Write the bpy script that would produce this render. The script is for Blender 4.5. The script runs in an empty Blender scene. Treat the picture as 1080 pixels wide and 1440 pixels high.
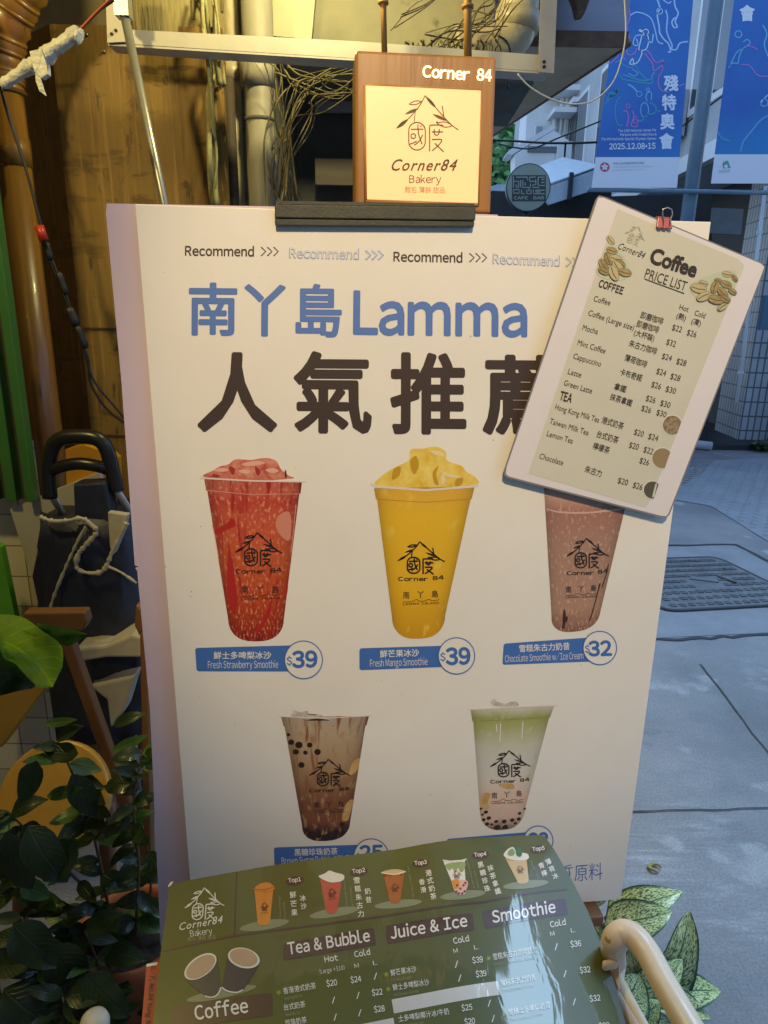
import bpy, bmesh, math, random
from mathutils import Vector, Matrix, noise
random.seed(7)
S = bpy.context.scene
COL = S.collection
# ------------------------------------------------------------------ camera
FPX, CX, CY = 950.0, 540.0, 720.0            # focal length and centre, in the photo's 1080 x 1440 pixels
PITCH, ROLL = math.radians(16.0), math.radians(1.0)
CAM = Vector((0, 0, 1.35))
fwd = Vector((0, math.cos(PITCH), -math.sin(PITCH)))
rt0 = Vector((1, 0, 0)); up0 = rt0.cross(fwd)
RT = rt0 * math.cos(ROLL) + up0 * math.sin(ROLL)
UP = up0 * math.cos(ROLL) - rt0 * math.sin(ROLL)
cd = bpy.data.cameras.new('camera'); cam = bpy.data.objects.new('camera', cd); COL.objects.link(cam)
cd.sensor_fit = 'VERTICAL'; cd.sensor_height = 36.0; cd.lens = 36.0 * FPX / 1440.0
cd.clip_start = 0.02; cd.clip_end = 500
m3 = Matrix((RT, UP, -fwd)).transposed()
cam.matrix_world = Matrix.Translation(CAM) @ m3.to_4x4()
S.camera = cam
# ------------------------------------------------------------------ sky, sun, exposure
SUN_EL, SUN_AZ = math.radians(66), math.radians(40)      # azimuth measured from +Y towards +X
w = bpy.data.worlds.new('World'); S.world = w; w.use_nodes = True
nt = w.node_tree; bg = nt.nodes['Background']
sky = nt.nodes.new('ShaderNodeTexSky'); sky.sky_type = 'NISHITA'; sky.sun_disc = False
sky.sun_elevation = SUN_EL; sky.sun_rotation = SUN_AZ; sky.air_density = 1.0; sky.dust_density = 0.5; sky.ozone_density = 3.5
nt.links.new(sky.outputs[0], bg.inputs[0]); bg.inputs[1].default_value = 0.15
sl = bpy.data.lights.new('sun', 'SUN'); sl.energy = 1.6; sl.angle = math.radians(34); sl.color = (.44, .72, 1)
so = bpy.data.objects.new('sun', sl); COL.objects.link(so)
sd = Vector((math.sin(SUN_AZ) * math.cos(SUN_EL), math.cos(SUN_AZ) * math.cos(SUN_EL), math.sin(SUN_EL)))
so.rotation_euler = sd.to_track_quat('Z', 'Y').to_euler()
S.view_settings.view_transform = 'Standard'; S.view_settings.look = 'None'
S.view_settings.exposure = 1.2; S.view_settings.gamma = 1
S.cycles.use_denoising = True
# shop lamps that stand just outside the frame (their light and flare show in the photo)
def lamp(name, kind, loc, energy, col, target=None, **kw):
    l = bpy.data.lights.new(name, kind); l.energy = energy; l.color = col
    for k, v in kw.items(): setattr(l, k, v)
    o = bpy.data.objects.new(name, l); COL.objects.link(o); o.location = loc
    if target: o.rotation_euler = (Vector(loc) - Vector(target)).to_track_quat('Z', 'Y').to_euler()
    return o
lamp('shop_spot', 'SPOT', (0.12, -0.55, 2.30), 46, (1, .74, .41), (.13, .75, 1.30), spot_size=math.radians(38.5), spot_blend=.65, shadow_soft_size=.06)
lamp('wall_bulb', 'POINT', (-0.16, 1.62, 2.22), 7, (1, .88, .40), shadow_soft_size=.03)
lamp('doorway_lamp', 'POINT', (-.95, .75, 2.25), 15, (1, .78, .28), shadow_soft_size=.05)

# ------------------------------------------------------------------ pixel -> world
def ray(p): return fwd + RT * ((p[0] - CX) / FPX) - UP * ((p[1] - CY) / FPX)
def atY(px, py, y):
    d = ray((px, py)); return CAM + d * (y / d.y)
def atZ(px, py, z=0.0):
    d = ray((px, py)); return CAM + d * ((z - CAM.z) / d.z)
def atX(px, py, x):
    d = ray((px, py)); return CAM + d * (x / d.x)

# ------------------------------------------------------------------ materials
MATS = {}
def _n(nt, t, **kw):
    n = nt.nodes.new(t)
    for k, v in kw.items(): setattr(n, k, v)
    return n
def mat(name, col, rough=.6, col2=None, scale=8., amt=.5, bump=0., bscale=60., metal=0., coat=0., stretch=(1, 1, 1), emit=0., spec=.5, sheen=0, detail=6, trans=0, spots=None, sscale=30, sth=.62, coatbump=0, lo=.35, hi=.65):
    if name in MATS: return MATS[name]
    m = bpy.data.materials.new(name); m.use_nodes = True; MATS[name] = m
    nt = m.node_tree; b = nt.nodes['Principled BSDF']; L = nt.links
    c4 = (*col, 1)
    b.inputs['Base Color'].default_value = c4; b.inputs['Roughness'].default_value = rough
    b.inputs['Metallic'].default_value = metal; b.inputs['Specular IOR Level'].default_value = spec
    b.inputs['Coat Weight'].default_value = coat; b.inputs['Coat Roughness'].default_value = .04
    if trans: b.inputs['Transmission Weight'].default_value = trans
    tc = _n(nt, 'ShaderNodeTexCoord'); mp = _n(nt, 'ShaderNodeMapping'); mp.inputs['Scale'].default_value = stretch
    L.new(tc.outputs['Object'], mp.inputs[0])
    out = None
    if col2 is not None:
        nz = _n(nt, 'ShaderNodeTexNoise'); nz.inputs['Scale'].default_value = scale; nz.inputs['Detail'].default_value = detail; nz.inputs['Roughness'].default_value = .65
        L.new(mp.outputs[0], nz.inputs['Vector'])
        rp = _n(nt, 'ShaderNodeValToRGB'); rp.color_ramp.elements[0].position = lo; rp.color_ramp.elements[1].position = hi
        rp.color_ramp.elements[0].color = c4; rp.color_ramp.elements[1].color = (*col2, 1)
        L.new(nz.outputs[0], rp.inputs[0]); out = rp.outputs[0]
    if spots is not None:
        nz = _n(nt, 'ShaderNodeTexNoise'); nz.inputs['Scale'].default_value = sscale; nz.inputs['Detail'].default_value = 4
        L.new(mp.outputs[0], nz.inputs['Vector'])
        rp = _n(nt, 'ShaderNodeValToRGB'); rp.color_ramp.elements[0].position = sth; rp.color_ramp.elements[1].position = sth + .04
        L.new(nz.outputs[0], rp.inputs[0])
        mx = _n(nt, 'ShaderNodeMix', data_type='RGBA'); L.new(rp.outputs[0], mx.inputs[0])
        if out: L.new(out, mx.inputs[6])
        else: mx.inputs[6].default_value = c4
        mx.inputs[7].default_value = (*spots, 1); out = mx.outputs[2]
    if out: L.new(out, b.inputs['Base Color'])
    if emit:
        b.inputs['Emission Strength'].default_value = emit
        b.inputs['Emission Color'].default_value = c4
        if out: L.new(out, b.inputs['Emission Color'])
    if bump:
        nz = _n(nt, 'ShaderNodeTexNoise'); nz.inputs['Scale'].default_value = bscale; nz.inputs['Detail'].default_value = 5
        L.new(mp.outputs[0], nz.inputs['Vector'])
        bp = _n(nt, 'ShaderNodeBump'); bp.inputs['Strength'].default_value = bump; bp.inputs['Distance'].default_value = .01
        L.new(nz.outputs[0], bp.inputs['Height']); L.new(bp.outputs[0], b.inputs['Normal'])
    return m
def tile_mat(name, tile, grout, tw, th, axis='xz', mortar=.02, rough=.3, col2=None, offset=0.0, bumpd=.3):
    """square / brick tiles laid in the plane of the two named axes"""
    if name in MATS: return MATS[name]
    m = bpy.data.materials.new(name); m.use_nodes = True; MATS[name] = m
    nt = m.node_tree; b = nt.nodes['Principled BSDF']; L = nt.links
    tc = _n(nt, 'ShaderNodeTexCoord'); sp = _n(nt, 'ShaderNodeSeparateXYZ'); cb = _n(nt, 'ShaderNodeCombineXYZ')
    L.new(tc.outputs['Object'], sp.inputs[0])
    L.new(sp.outputs['XYZ'.index(axis[0].upper())], cb.inputs[0]); L.new(sp.outputs['XYZ'.index(axis[1].upper())], cb.inputs[1])
    br = _n(nt, 'ShaderNodeTexBrick'); br.offset = offset; br.inputs['Scale'].default_value = 1
    br.inputs['Brick Width'].default_value = tw; br.inputs['Row Height'].default_value = th; br.inputs['Mortar Size'].default_value = mortar
    br.inputs['Color1'].default_value = (*tile, 1); br.inputs['Color2'].default_value = (*(col2 or tile), 1); br.inputs['Mortar'].default_value = (*grout, 1)
    L.new(cb.outputs[0], br.inputs['Vector'])
    nz = _n(nt, 'ShaderNodeTexNoise'); nz.inputs['Scale'].default_value = 2.5; nz.inputs['Detail'].default_value = 8
    L.new(tc.outputs['Object'], nz.inputs['Vector'])
    mx = _n(nt, 'ShaderNodeMix', data_type='RGBA', blend_type='MULTIPLY'); mx.inputs[0].default_value = .6
    L.new(br.outputs[0], mx.inputs[6]); L.new(nz.outputs[0], mx.inputs[7])
    mx2 = _n(nt, 'ShaderNodeMix', data_type='RGBA'); mx2.inputs[0].default_value = .35
    L.new(mx.outputs[2], mx2.inputs[6]); L.new(br.outputs[0], mx2.inputs[7])
    L.new(mx2.outputs[2], b.inputs['Base Color']); b.inputs['Roughness'].default_value = rough
    bp = _n(nt, 'ShaderNodeBump'); bp.inputs['Strength'].default_value = bumpd; bp.inputs['Distance'].default_value = .004; bp.invert = True
    L.new(br.outputs['Fac'], bp.inputs['Height']); L.new(bp.outputs[0], b.inputs['Normal'])
    return m

# ------------------------------------------------------------------ mesh builder
class MB:
    def __init__(s): s.v = []; s.f = []; s.m = []; s.mats = []; s.uv = {}; s.smooth = []
    def mi(s, m):
        if m not in s.mats: s.mats.append(m)
        return s.mats.index(m)
    def add(s, vs, fs, m, smooth=False, uvs=None):
        b = len(s.v); s.v += [Vector(v) for v in vs]; k = s.mi(m)
        if uvs:
            for i, t in enumerate(uvs): s.uv[b + i] = t
        for f in fs: s.f.append([b + i for i in f]); s.m.append(k); s.smooth.append(smooth)
        return s
    def box(s, c, d, m, rot=None):
        c = Vector(c); hx, hy, hz = d[0] / 2, d[1] / 2, d[2] / 2
        vs = [Vector((x, y, z)) for x in (-hx, hx) for y in (-hy, hy) for z in (-hz, hz)]
        if rot is not None: vs = [rot @ v for v in vs]
        return s.add([c + v for v in vs], [(0, 1, 3, 2), (4, 6, 7, 5), (0, 4, 5, 1), (2, 3, 7, 6), (0, 2, 6, 4), (1, 5, 7, 3)], m)
    def hexa(s, q, e, m):
        """quad q (4 points) extruded by vector e"""
        q = [Vector(p) for p in q]; e = Vector(e)
        return s.prism(q, e, m)
    def prism(s, pts, e, m):
        pts = [Vector(p) for p in pts]; e = Vector(e); n = len(pts)
        vs = pts + [p + e for p in pts]
        fs = [tuple(range(n)), tuple(reversed(range(n, 2 * n)))] + [(i, i + n, (i + 1) % n + n, (i + 1) % n) for i in range(n)]
        return s.add(vs, fs, m)
    def tube(s, pts, r, m, seg=10, cap=True):
        pts = [Vector(p) for p in pts]; n = len(pts)
        rs = r if isinstance(r, (list, tuple)) else [r] * n
        vs = []; fs = []; a = None
        for i, p in enumerate(pts):
            t = (pts[min(i + 1, n - 1)] - pts[max(i - 1, 0)])
            if t.length < 1e-9: t = Vector((0, 0, 1))
            t.normalize()
            if a is None:
                a = t.orthogonal().normalized()
            else:
                a = (a - t * a.dot(t)); a = a.normalized() if a.length > 1e-6 else t.orthogonal().normalized()
            b = t.cross(a)
            for k in range(seg):
                an = 2 * math.pi * k / seg; vs.append(p + (a * math.cos(an) + b * math.sin(an)) * rs[i])
        for i in range(n - 1):
            for k in range(seg):
                k2 = (k + 1) % seg; fs.append((i * seg + k, i * seg + k2, (i + 1) * seg + k2, (i + 1) * seg + k))
        if cap: fs += [tuple(reversed(range(seg))), tuple(range((n - 1) * seg, n * seg))]
        return s.add(vs, fs, m, True)
    def lathe(s, prof, m, c=(0, 0, 0), seg=32):
        c = Vector(c); vs = []; fs = []
        for r, z in prof:
            for k in range(seg):
                a = 2 * math.pi * k / seg; vs.append(c + Vector((r * math.cos(a), r * math.sin(a), z)))
        for i in range(len(prof) - 1):
            for k in range(seg):
                k2 = (k + 1) % seg; fs.append((i * seg + k, i * seg + k2, (i + 1) * seg + k2, (i + 1) * seg + k))
        return s.add(vs, fs, m, True)
    def disc(s, c, n, r, m, thick=.01, seg=40):
        c = Vector(c); n = Vector(n).normalized(); a = n.orthogonal().normalized(); b = n.cross(a)
        return s.prism([c + (a * math.cos(2 * math.pi * k / seg) + b * math.sin(2 * math.pi * k / seg)) * r for k in range(seg)], n * thick, m)
    def leaf(s, base, tip, nrm, wid, m, droop=.15, fold=.25, seg=7, shape=1.0):
        base = Vector(base); tip = Vector(tip); ax = tip - base; L = ax.length; ax.normalize()
        nrm = Vector(nrm); nrm = (nrm - ax * nrm.dot(ax)).normalized(); sd = ax.cross(nrm)
        vs = []; uv = []; fs = []
        for i in range(seg + 1):
            t = i / seg
            wv = wid * .5 * (math.sin(math.pi * min(1, t ** (.75 * shape)))) ** .8 if 0 < t < 1 else 0.0008
            cen = base + ax * (L * t) + nrm * (droop * L * math.sin(math.pi * t) )
            wav = .06 * wid * math.sin(t * 9)
            for k, q in enumerate((-1, -.5, 0, .5, 1)):
                vs.append(cen + sd * (q * wv) + nrm * (abs(q) * wv * fold + q * q * q * wav)); uv.append((q, t))
        for i in range(seg):
            for k in range(4):
                a = i * 5 + k; fs.append((a, a + 1, a + 6, a + 5))
        return s.add(vs, fs, m, True, uv)
    def build(s, name, parent=None, bevel=0, seg=2):
        me = bpy.data.meshes.new(name)
        me.from_pydata([tuple(v) for v in s.v], [], s.f); 
        for m in s.mats: me.materials.append(m)
        me.polygons.foreach_set('material_index', s.m); me.polygons.foreach_set('use_smooth', s.smooth)
        if s.uv:
            ul = me.uv_layers.new(name='UVMap')
            for lp in me.loops: ul.data[lp.index].uv = s.uv.get(lp.vertex_index, (0, 0))
        me.update()
        o = bpy.data.objects.new(name, me); COL.objects.link(o)
        if parent: par(o, parent)
        if bevel:
            md = o.modifiers.new('bevel', 'BEVEL'); md.width = bevel; md.segments = seg; md.limit_method = 'ANGLE'; md.angle_limit = math.radians(40)
            try: md.harden_normals = False
            except Exception: pass
        return o
WORLD = {}
def par(o, p):
    o.parent = p
    b = WORLD.get(p.name, Matrix.Identity(4))
    o.matrix_parent_inverse = b.inverted(); WORLD[o.name] = Matrix.Identity(4)
def tag(o, label, cat, group=None, kind=None):
    if kind: o['kind'] = kind
    if label: o['label'] = label
    if cat: o['category'] = cat
    if group: o['group'] = group
    return o
def thing(name, label, cat, loc=(0, 0, 0), group=None):
    o = bpy.data.objects.new(name, None); COL.objects.link(o); o.location = loc; o.empty_display_size = .05
    WORLD[o.name] = Matrix.Translation(Vector(loc))
    return tag(o, label, cat, group)
def struct(o): o['kind'] = 'structure'; return o
def cr(pts, n=8, closed=False):
    """Catmull-Rom through points (2-D or 3-D tuples)"""
    P = [Vector(p) for p in pts]; out = []; N = len(P)
    rng = N if closed else N - 1
    for i in range(rng):
        g = (lambda j: P[j % N]) if closed else (lambda j: P[max(0, min(N - 1, j))])
        p0, p1, p2, p3 = g(i - 1), g(i), g(i + 1), g(i + 2)
        for k in range(n):
            t = k / n
            out.append(.5 * ((2 * p1) + (p2 - p0) * t + (2 * p0 - 5 * p1 + 4 * p2 - p3) * t * t + (3 * p1 - p0 - 3 * p2 + p3) * t ** 3))
    if not closed: out.append(P[-1])
    return out

# ------------------------------------------------------------------ text and flat print
TX = {}
def _mesh_of(s, bold, shear, space):
    c = bpy.data.curves.new('t', 'FONT'); c.body = s; c.offset = bold; c.shear = shear; c.space_character = space; c.resolution_u = 3
    o = bpy.data.objects.new('t', c); COL.objects.link(o)
    dg = bpy.context.evaluated_depsgraph_get(); e = o.evaluated_get(dg); me = e.to_mesh()
    vs = [(v.co.x, v.co.y) for v in me.vertices]; fs = [tuple(p.vertices) for p in me.polygons]
    e.to_mesh_clear(); bpy.data.objects.remove(o); bpy.data.curves.remove(c)
    return vs, fs
ROUND = set('oceOCQGdqbp0689S3$&as25'); OPEN = set('rftLTvywVAWYk/74')
def glyphs(s, bold=0., shear=0., space=1., wide=True):
    key = (s, bold, shear, space, wide)
    if key in TX: return TX[key]
    if not wide or any(ord(ch) > 0x2e80 for ch in s): TX[key] = _mesh_of(s, bold, shear, space); return TX[key]
    V = []; F = []; x = 0.
    for ch in s:
        if ch == ' ': x += .29 * space; continue
        k1 = ('ch', ch, bold)
        if k1 not in TX: TX[k1] = _mesh_of(chr(ord(ch) + 0xFEE0) if 32 < ord(ch) < 127 else ch, bold, 0, 1)
        vs, fs = TX[k1]
        if not vs: continue
        a = min(v[0] for v in vs); b_ = max(v[0] for v in vs); sb = .045 if ch in ROUND else .022 if ch in OPEN else .075
        x += sb * space; n0 = len(V); V += [(x + vx - a + vy * shear, vy) for vx, vy in vs]; F += [tuple(i + n0 for i in f) for f in fs]; x += (b_ - a) + sb * space + (space - 1) * .08
    TX[key] = (V, F); return TX[key]
def is_cjk(s): return any(ord(ch) > 0x2e80 for ch in s)
LAY = .00025
class Surf:
    def __init__(s, O, U, V, N, bend=None):
        s.O, s.U, s.V, s.N, s.bend = Vector(O), Vector(U).normalized(), Vector(V).normalized(), Vector(N).normalized(), bend
    def uv(s, p):
        d = ray(p); h = 0
        for _ in range(6 if s.bend else 1):
            o = s.O + s.N * h; t = (o - CAM).dot(s.N) / d.dot(s.N); q = CAM + d * t - s.O
            u, v = q.dot(s.U), q.dot(s.V); h = s.bend(u, v) if s.bend else 0
        return u, v
    def P(s, u, v, h=0): return s.O + s.U * u + s.V * v + s.N * (h + (s.bend(u, v) if s.bend else 0))
    def px(s, p, h=0): return s.P(*s.uv(p), h)
class Print:
    """flat ink on a Surf: everything given in photo pixels (or zoomed ones through z), laid on the surface's own plane"""
    def __init__(s, surf, z=None): s.s = surf; s.z = z or (0, 0, 1); s.v = []; s.f = []; s.m = []; s.mats = []; s.uvs = []
    def zoom(s, x, y, k): s.z = (x, y, k); return s
    def p(s, q): return (s.z[0] + q[0] / s.z[2], s.z[1] + q[1] / s.z[2])
    def raw(s, pts, faces, m, lay=1, uvs=None):
        b = len(s.v)
        if m not in s.mats: s.mats.append(m)
        k = s.mats.index(m)
        for i, q in enumerate(pts):
            u, v = s.s.uv(s.p(q)); s.v.append((u, v, lay * LAY)); s.uvs.append(uvs[i] if uvs else (u, v))
        for f in faces: s.f.append([b + i for i in f]); s.m.append(k)
        return s
    def poly(s, pts, m, lay=1, uvs=None): return s.raw(pts, [tuple(range(len(pts)))], m, lay, uvs)
    def stroke(s, pts, wd, m, lay=1, closed=False, taper=False):
        P = [Vector((q[0], q[1])) for q in pts]; n = len(P); L = []; R = []
        for i in range(n):
            a = P[(i - 1) % n] if (closed or i > 0) else P[i]; b = P[(i + 1) % n] if (closed or i < n - 1) else P[i]
            t = (b - a); t = t.normalized() if t.length > 1e-9 else Vector((1, 0)); nn = Vector((-t.y, t.x))
            ww = wd / 2 * ((math.sin(math.pi * (i + .3) / (n - .4))) if taper else 1)
            L.append(P[i] + nn * ww); R.append(P[i] - nn * ww)
        rng = n if closed else n - 1
        return s.raw(L + R, [(i, (i + 1) % n, (i + 1) % n + n, i + n) for i in range(rng)], m, lay)
    def circle(s, c, r, m, lay=1, n=36, ry=None, rot=0):
        ry = ry or r; ca, sa = math.cos(rot), math.sin(rot)
        return s.poly([(c[0] + r * math.cos(a) * ca - ry * math.sin(a) * sa, c[1] + r * math.cos(a) * sa + ry * math.sin(a) * ca) for a in (2 * math.pi * k / n for k in range(n))], m, lay)
    def ring(s, c, r, wd, m, lay=1, n=40):
        return s.stroke([(c[0] + r * math.cos(2 * math.pi * k / n), c[1] + r * math.sin(2 * math.pi * k / n)) for k in range(n)], wd, m, lay, True)
    def rrect(s, q, r, m, lay=1):
        """rounded quad q: TL TR BR BL"""
        Q = [Vector(p) for p in q]; out = []
        for i in range(4):
            a, b, c = Q[i - 1], Q[i], Q[(i + 1) % 4]
            p0 = b + (a - b).normalized() * r; p2 = b + (c - b).normalized() * r
            for k in range(7):
                t = k / 6; out.append((1 - t) ** 2 * p0 + 2 * t * (1 - t) * b + t * t * p2)
        return s.poly(out, m, lay)
    def text(s, st, x0, y0, x1, y1, h, m, lay=2, bold=0., shear=0., space=1., up=None, wide=True):
        thick = bold if (bold >= .004) else 0
        vs, fs = glyphs(st, 0. if thick else bold, shear, space, wide)
        if not vs: return s
        cj = is_cjk(st); ch = .88 if cj else (.735 if wide else .70); y_ = -.08 if cj else 0
        xa = min(v[0] for v in vs) - thick; xb = max(v[0] for v in vs) + thick
        a = Vector((x0, y0)); b = Vector((x1, y1)); d = b - a
        n = Vector(up) if up else Vector((d.y, -d.x)).normalized()
        t = thick; sh = [(0, 0)]
        if thick >= .016: sh += [(1.08 * t * math.cos(math.pi * k / 7), 1.08 * t * math.sin(math.pi * k / 7)) for k in range(14)]
        elif thick: sh += [(t, t), (-t, -t), (t, -t), (-t, t)]
        for i, (ox, oy) in enumerate(sh):      # heavier weights: the same glyph laid again, a hair to each side
            s.raw([a + d * ((x + ox - xa) / (xb - xa)) + n * ((y + oy - y_) / (ch + thick) * h) for x, y in vs], fs, m, lay + i * .05)
        return s
    def vtext(s, st, x, y, x2, y2, size, m, lay=2, bold=0.):
        """CJK characters stacked from (x,y) to (x2,y2): centres"""
        n = len(st)
        for i, chx in enumerate(st):
            t = i / max(1, n - 1); cx_, cy_ = x + (x2 - x) * t, y + (y2 - y) * t
            dx, dy = (x2 - x), (y2 - y); l = math.hypot(dx, dy) or 1; ux, uy = (dy / l, -dx / l)
            s.text(chx, cx_ - ux * size / 2 + dx / l * size / 2, cy_ - uy * size / 2 + dy / l * size / 2, cx_ + ux * size / 2 + dx / l * size / 2, cy_ + uy * size / 2 + dy / l * size / 2, size, m, lay, bold)
        return s
    def build(s, name, parent, step=None):
        sf = s.s
        me = bpy.data.meshes.new(name)
        me.from_pydata([tuple(v) for v in s.v], [], s.f)
        for m in s.mats: me.materials.append(m)
        me.polygons.foreach_set('material_index', s.m)
        ul = me.uv_layers.new(name='UVMap')
        for lp in me.loops: ul.data[lp.index].uv = s.uvs[lp.vertex_index]
        if step:
            bm = bmesh.new(); bm.from_mesh(me)
            u0 = min(v[0] for v in s.v); u1 = max(v[0] for v in s.v); x = math.ceil(u0 / step) * step
            while x < u1:
                bmesh.ops.bisect_plane(bm, geom=bm.verts[:] + bm.edges[:] + bm.faces[:], plane_co=(x, 0, 0), plane_no=(1, 0, 0), dist=1e-6); x += step
            bm.to_mesh(me); bm.free()
        for v in me.vertices: v.co = sf.P(v.co.x, v.co.y, v.co.z)
        # orient towards the viewer side
        bm = bmesh.new(); bm.from_mesh(me)
        for f in bm.faces:
            f.normal_update()
            if f.normal.dot(sf.N) < 0: f.normal_flip()
            f.smooth = bool(step)
        bm.to_mesh(me); bm.free(); me.update()
        o = bpy.data.objects.new(name, me); COL.objects.link(o)
        if parent: par(o, parent)
        return o
def ink(name, col, rough=.45, coat=0., col2=None, scale=60): return mat(name, col, rough, col2=col2, scale=scale, coat=coat)

# the bakery's mark: drawn once in its own units (box 315..742 x 333..690), used on sign, menu and cups
def logo(pr, f, m, lay, wd, text=True, word='script', mt=None):
    g = lambda *ps: [f(p) for p in ps]
    k = (Vector(f((742, 500))) - Vector(f((350, 500)))).length / 392.0
    def st(ps, q=1.0, n=6): pr.stroke([f((p.x, p.y)) for p in cr(ps, n)], wd * k * q, m, lay)
    def leaf(a, b, wv, fill=True):
        a = Vector(a); b = Vector(b); d = (b - a); nn = Vector((-d.y, d.x)).normalized()
        up_ = [a + d * t + nn * (wv / 2 * math.sin(math.pi * t)) for t in [i / 8 for i in range(9)]]
        dn = [a + d * t - nn * (wv / 2 * math.sin(math.pi * t)) for t in [i / 8 for i in range(7, 0, -1)]]
        if fill: pr.poly([f(q) for q in up_ + dn], m, lay)
        else: pr.stroke([f(q) for q in up_ + dn], wd * k * .8, m, lay, True)
    st([(532, 333), (503, 388), (470, 430), (428, 478), (350, 540)], .8)
    st([(532, 333), (595, 405), (650, 468), (700, 520), (742, 550)], .8)
    st([(470, 432), (466, 465), (462, 500)], .8)
    leaf((533, 336), (604, 414), 20); leaf((403, 452), (492, 414), 20); leaf((348, 543), (428, 480), 24)
    leaf((430, 388), (510, 370), 22, False); leaf((578, 450), (674, 494), 20); leaf((607, 508), (706, 524), 32, False)
    st([(640, 398), (645, 432), (650, 468)], .9)
    pr.circle(f((607, 503)), 7 * k, m, lay, 12)
    cap = [(480 + 52 * math.cos(a), 555 + 52 * math.sin(a)) for a in [math.pi + math.pi * i / 12 for i in range(13)]] + [(480 + 52 * math.cos(a), 626 + 52 * math.sin(a)) for a in [math.pi * i / 12 for i in range(13)]]
    pr.stroke([f(q) for q in cap], wd * k, m, lay, True)
    st([(442, 548), (480, 546), (520, 546)], n=2); st([(486, 516), (490, 575), (512, 642)]); st([(516, 582), (495, 620), (462, 648)]); st([(436, 640), (455, 634), (478, 622)], n=2)
    pr.ring(f((456, 590)), 15 * k, wd * k, m, lay, 16); pr.circle(f((505, 527)), 5 * k, m, lay, 8)
    st([(560, 686), (560, 600), (560, 532), (574, 520), (645, 520)], n=4); st([(573, 563), (610, 563), (646, 563)], n=2)
    st([(589, 545), (590, 574), (604, 584), (618, 574), (621, 545)], n=3); st([(574, 612), (636, 612), (615, 648), (575, 682)], n=3); st([(592, 634), (620, 662), (648, 689)], n=3)
    if text and word == 'script':
        mt = mt or m
        a, b = f((318, 808)), f((738, 808)); hh = (Vector(f((318, 735))) - Vector(a)).length
        pr.text('Corner84', *a, *b, hh, mt, lay, .010, .42, 1.15, wide=False)
        a, b = f((430, 886)), f((632, 886)); pr.text('Bakery', *a, *b, (Vector(f((430, 838))) - Vector(a)).length, mt, lay)
    elif text:
        a, b = f((350, 760)), f((600, 760)); hh = (Vector(f((350, 716))) - Vector(a)).length
        pr.text('Corner', *a, *b, hh, m, lay, .02, 0, 1.1)
        a, b = f((640, 752)), f((735, 740)); pr.text('84', *a, *b, hh, m, lay, .02, 0, 1.1)
def affine(o, ex, ey):
    """map of logo units: logo point (532,333) -> o; ex, ey: pixel vectors for one logo unit right / down"""
    return lambda p: (o[0] + (p[0] - 532) * ex[0] + (p[1] - 333) * ey[0], o[1] + (p[0] - 532) * ex[1] + (p[1] - 333) * ey[1])

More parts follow.
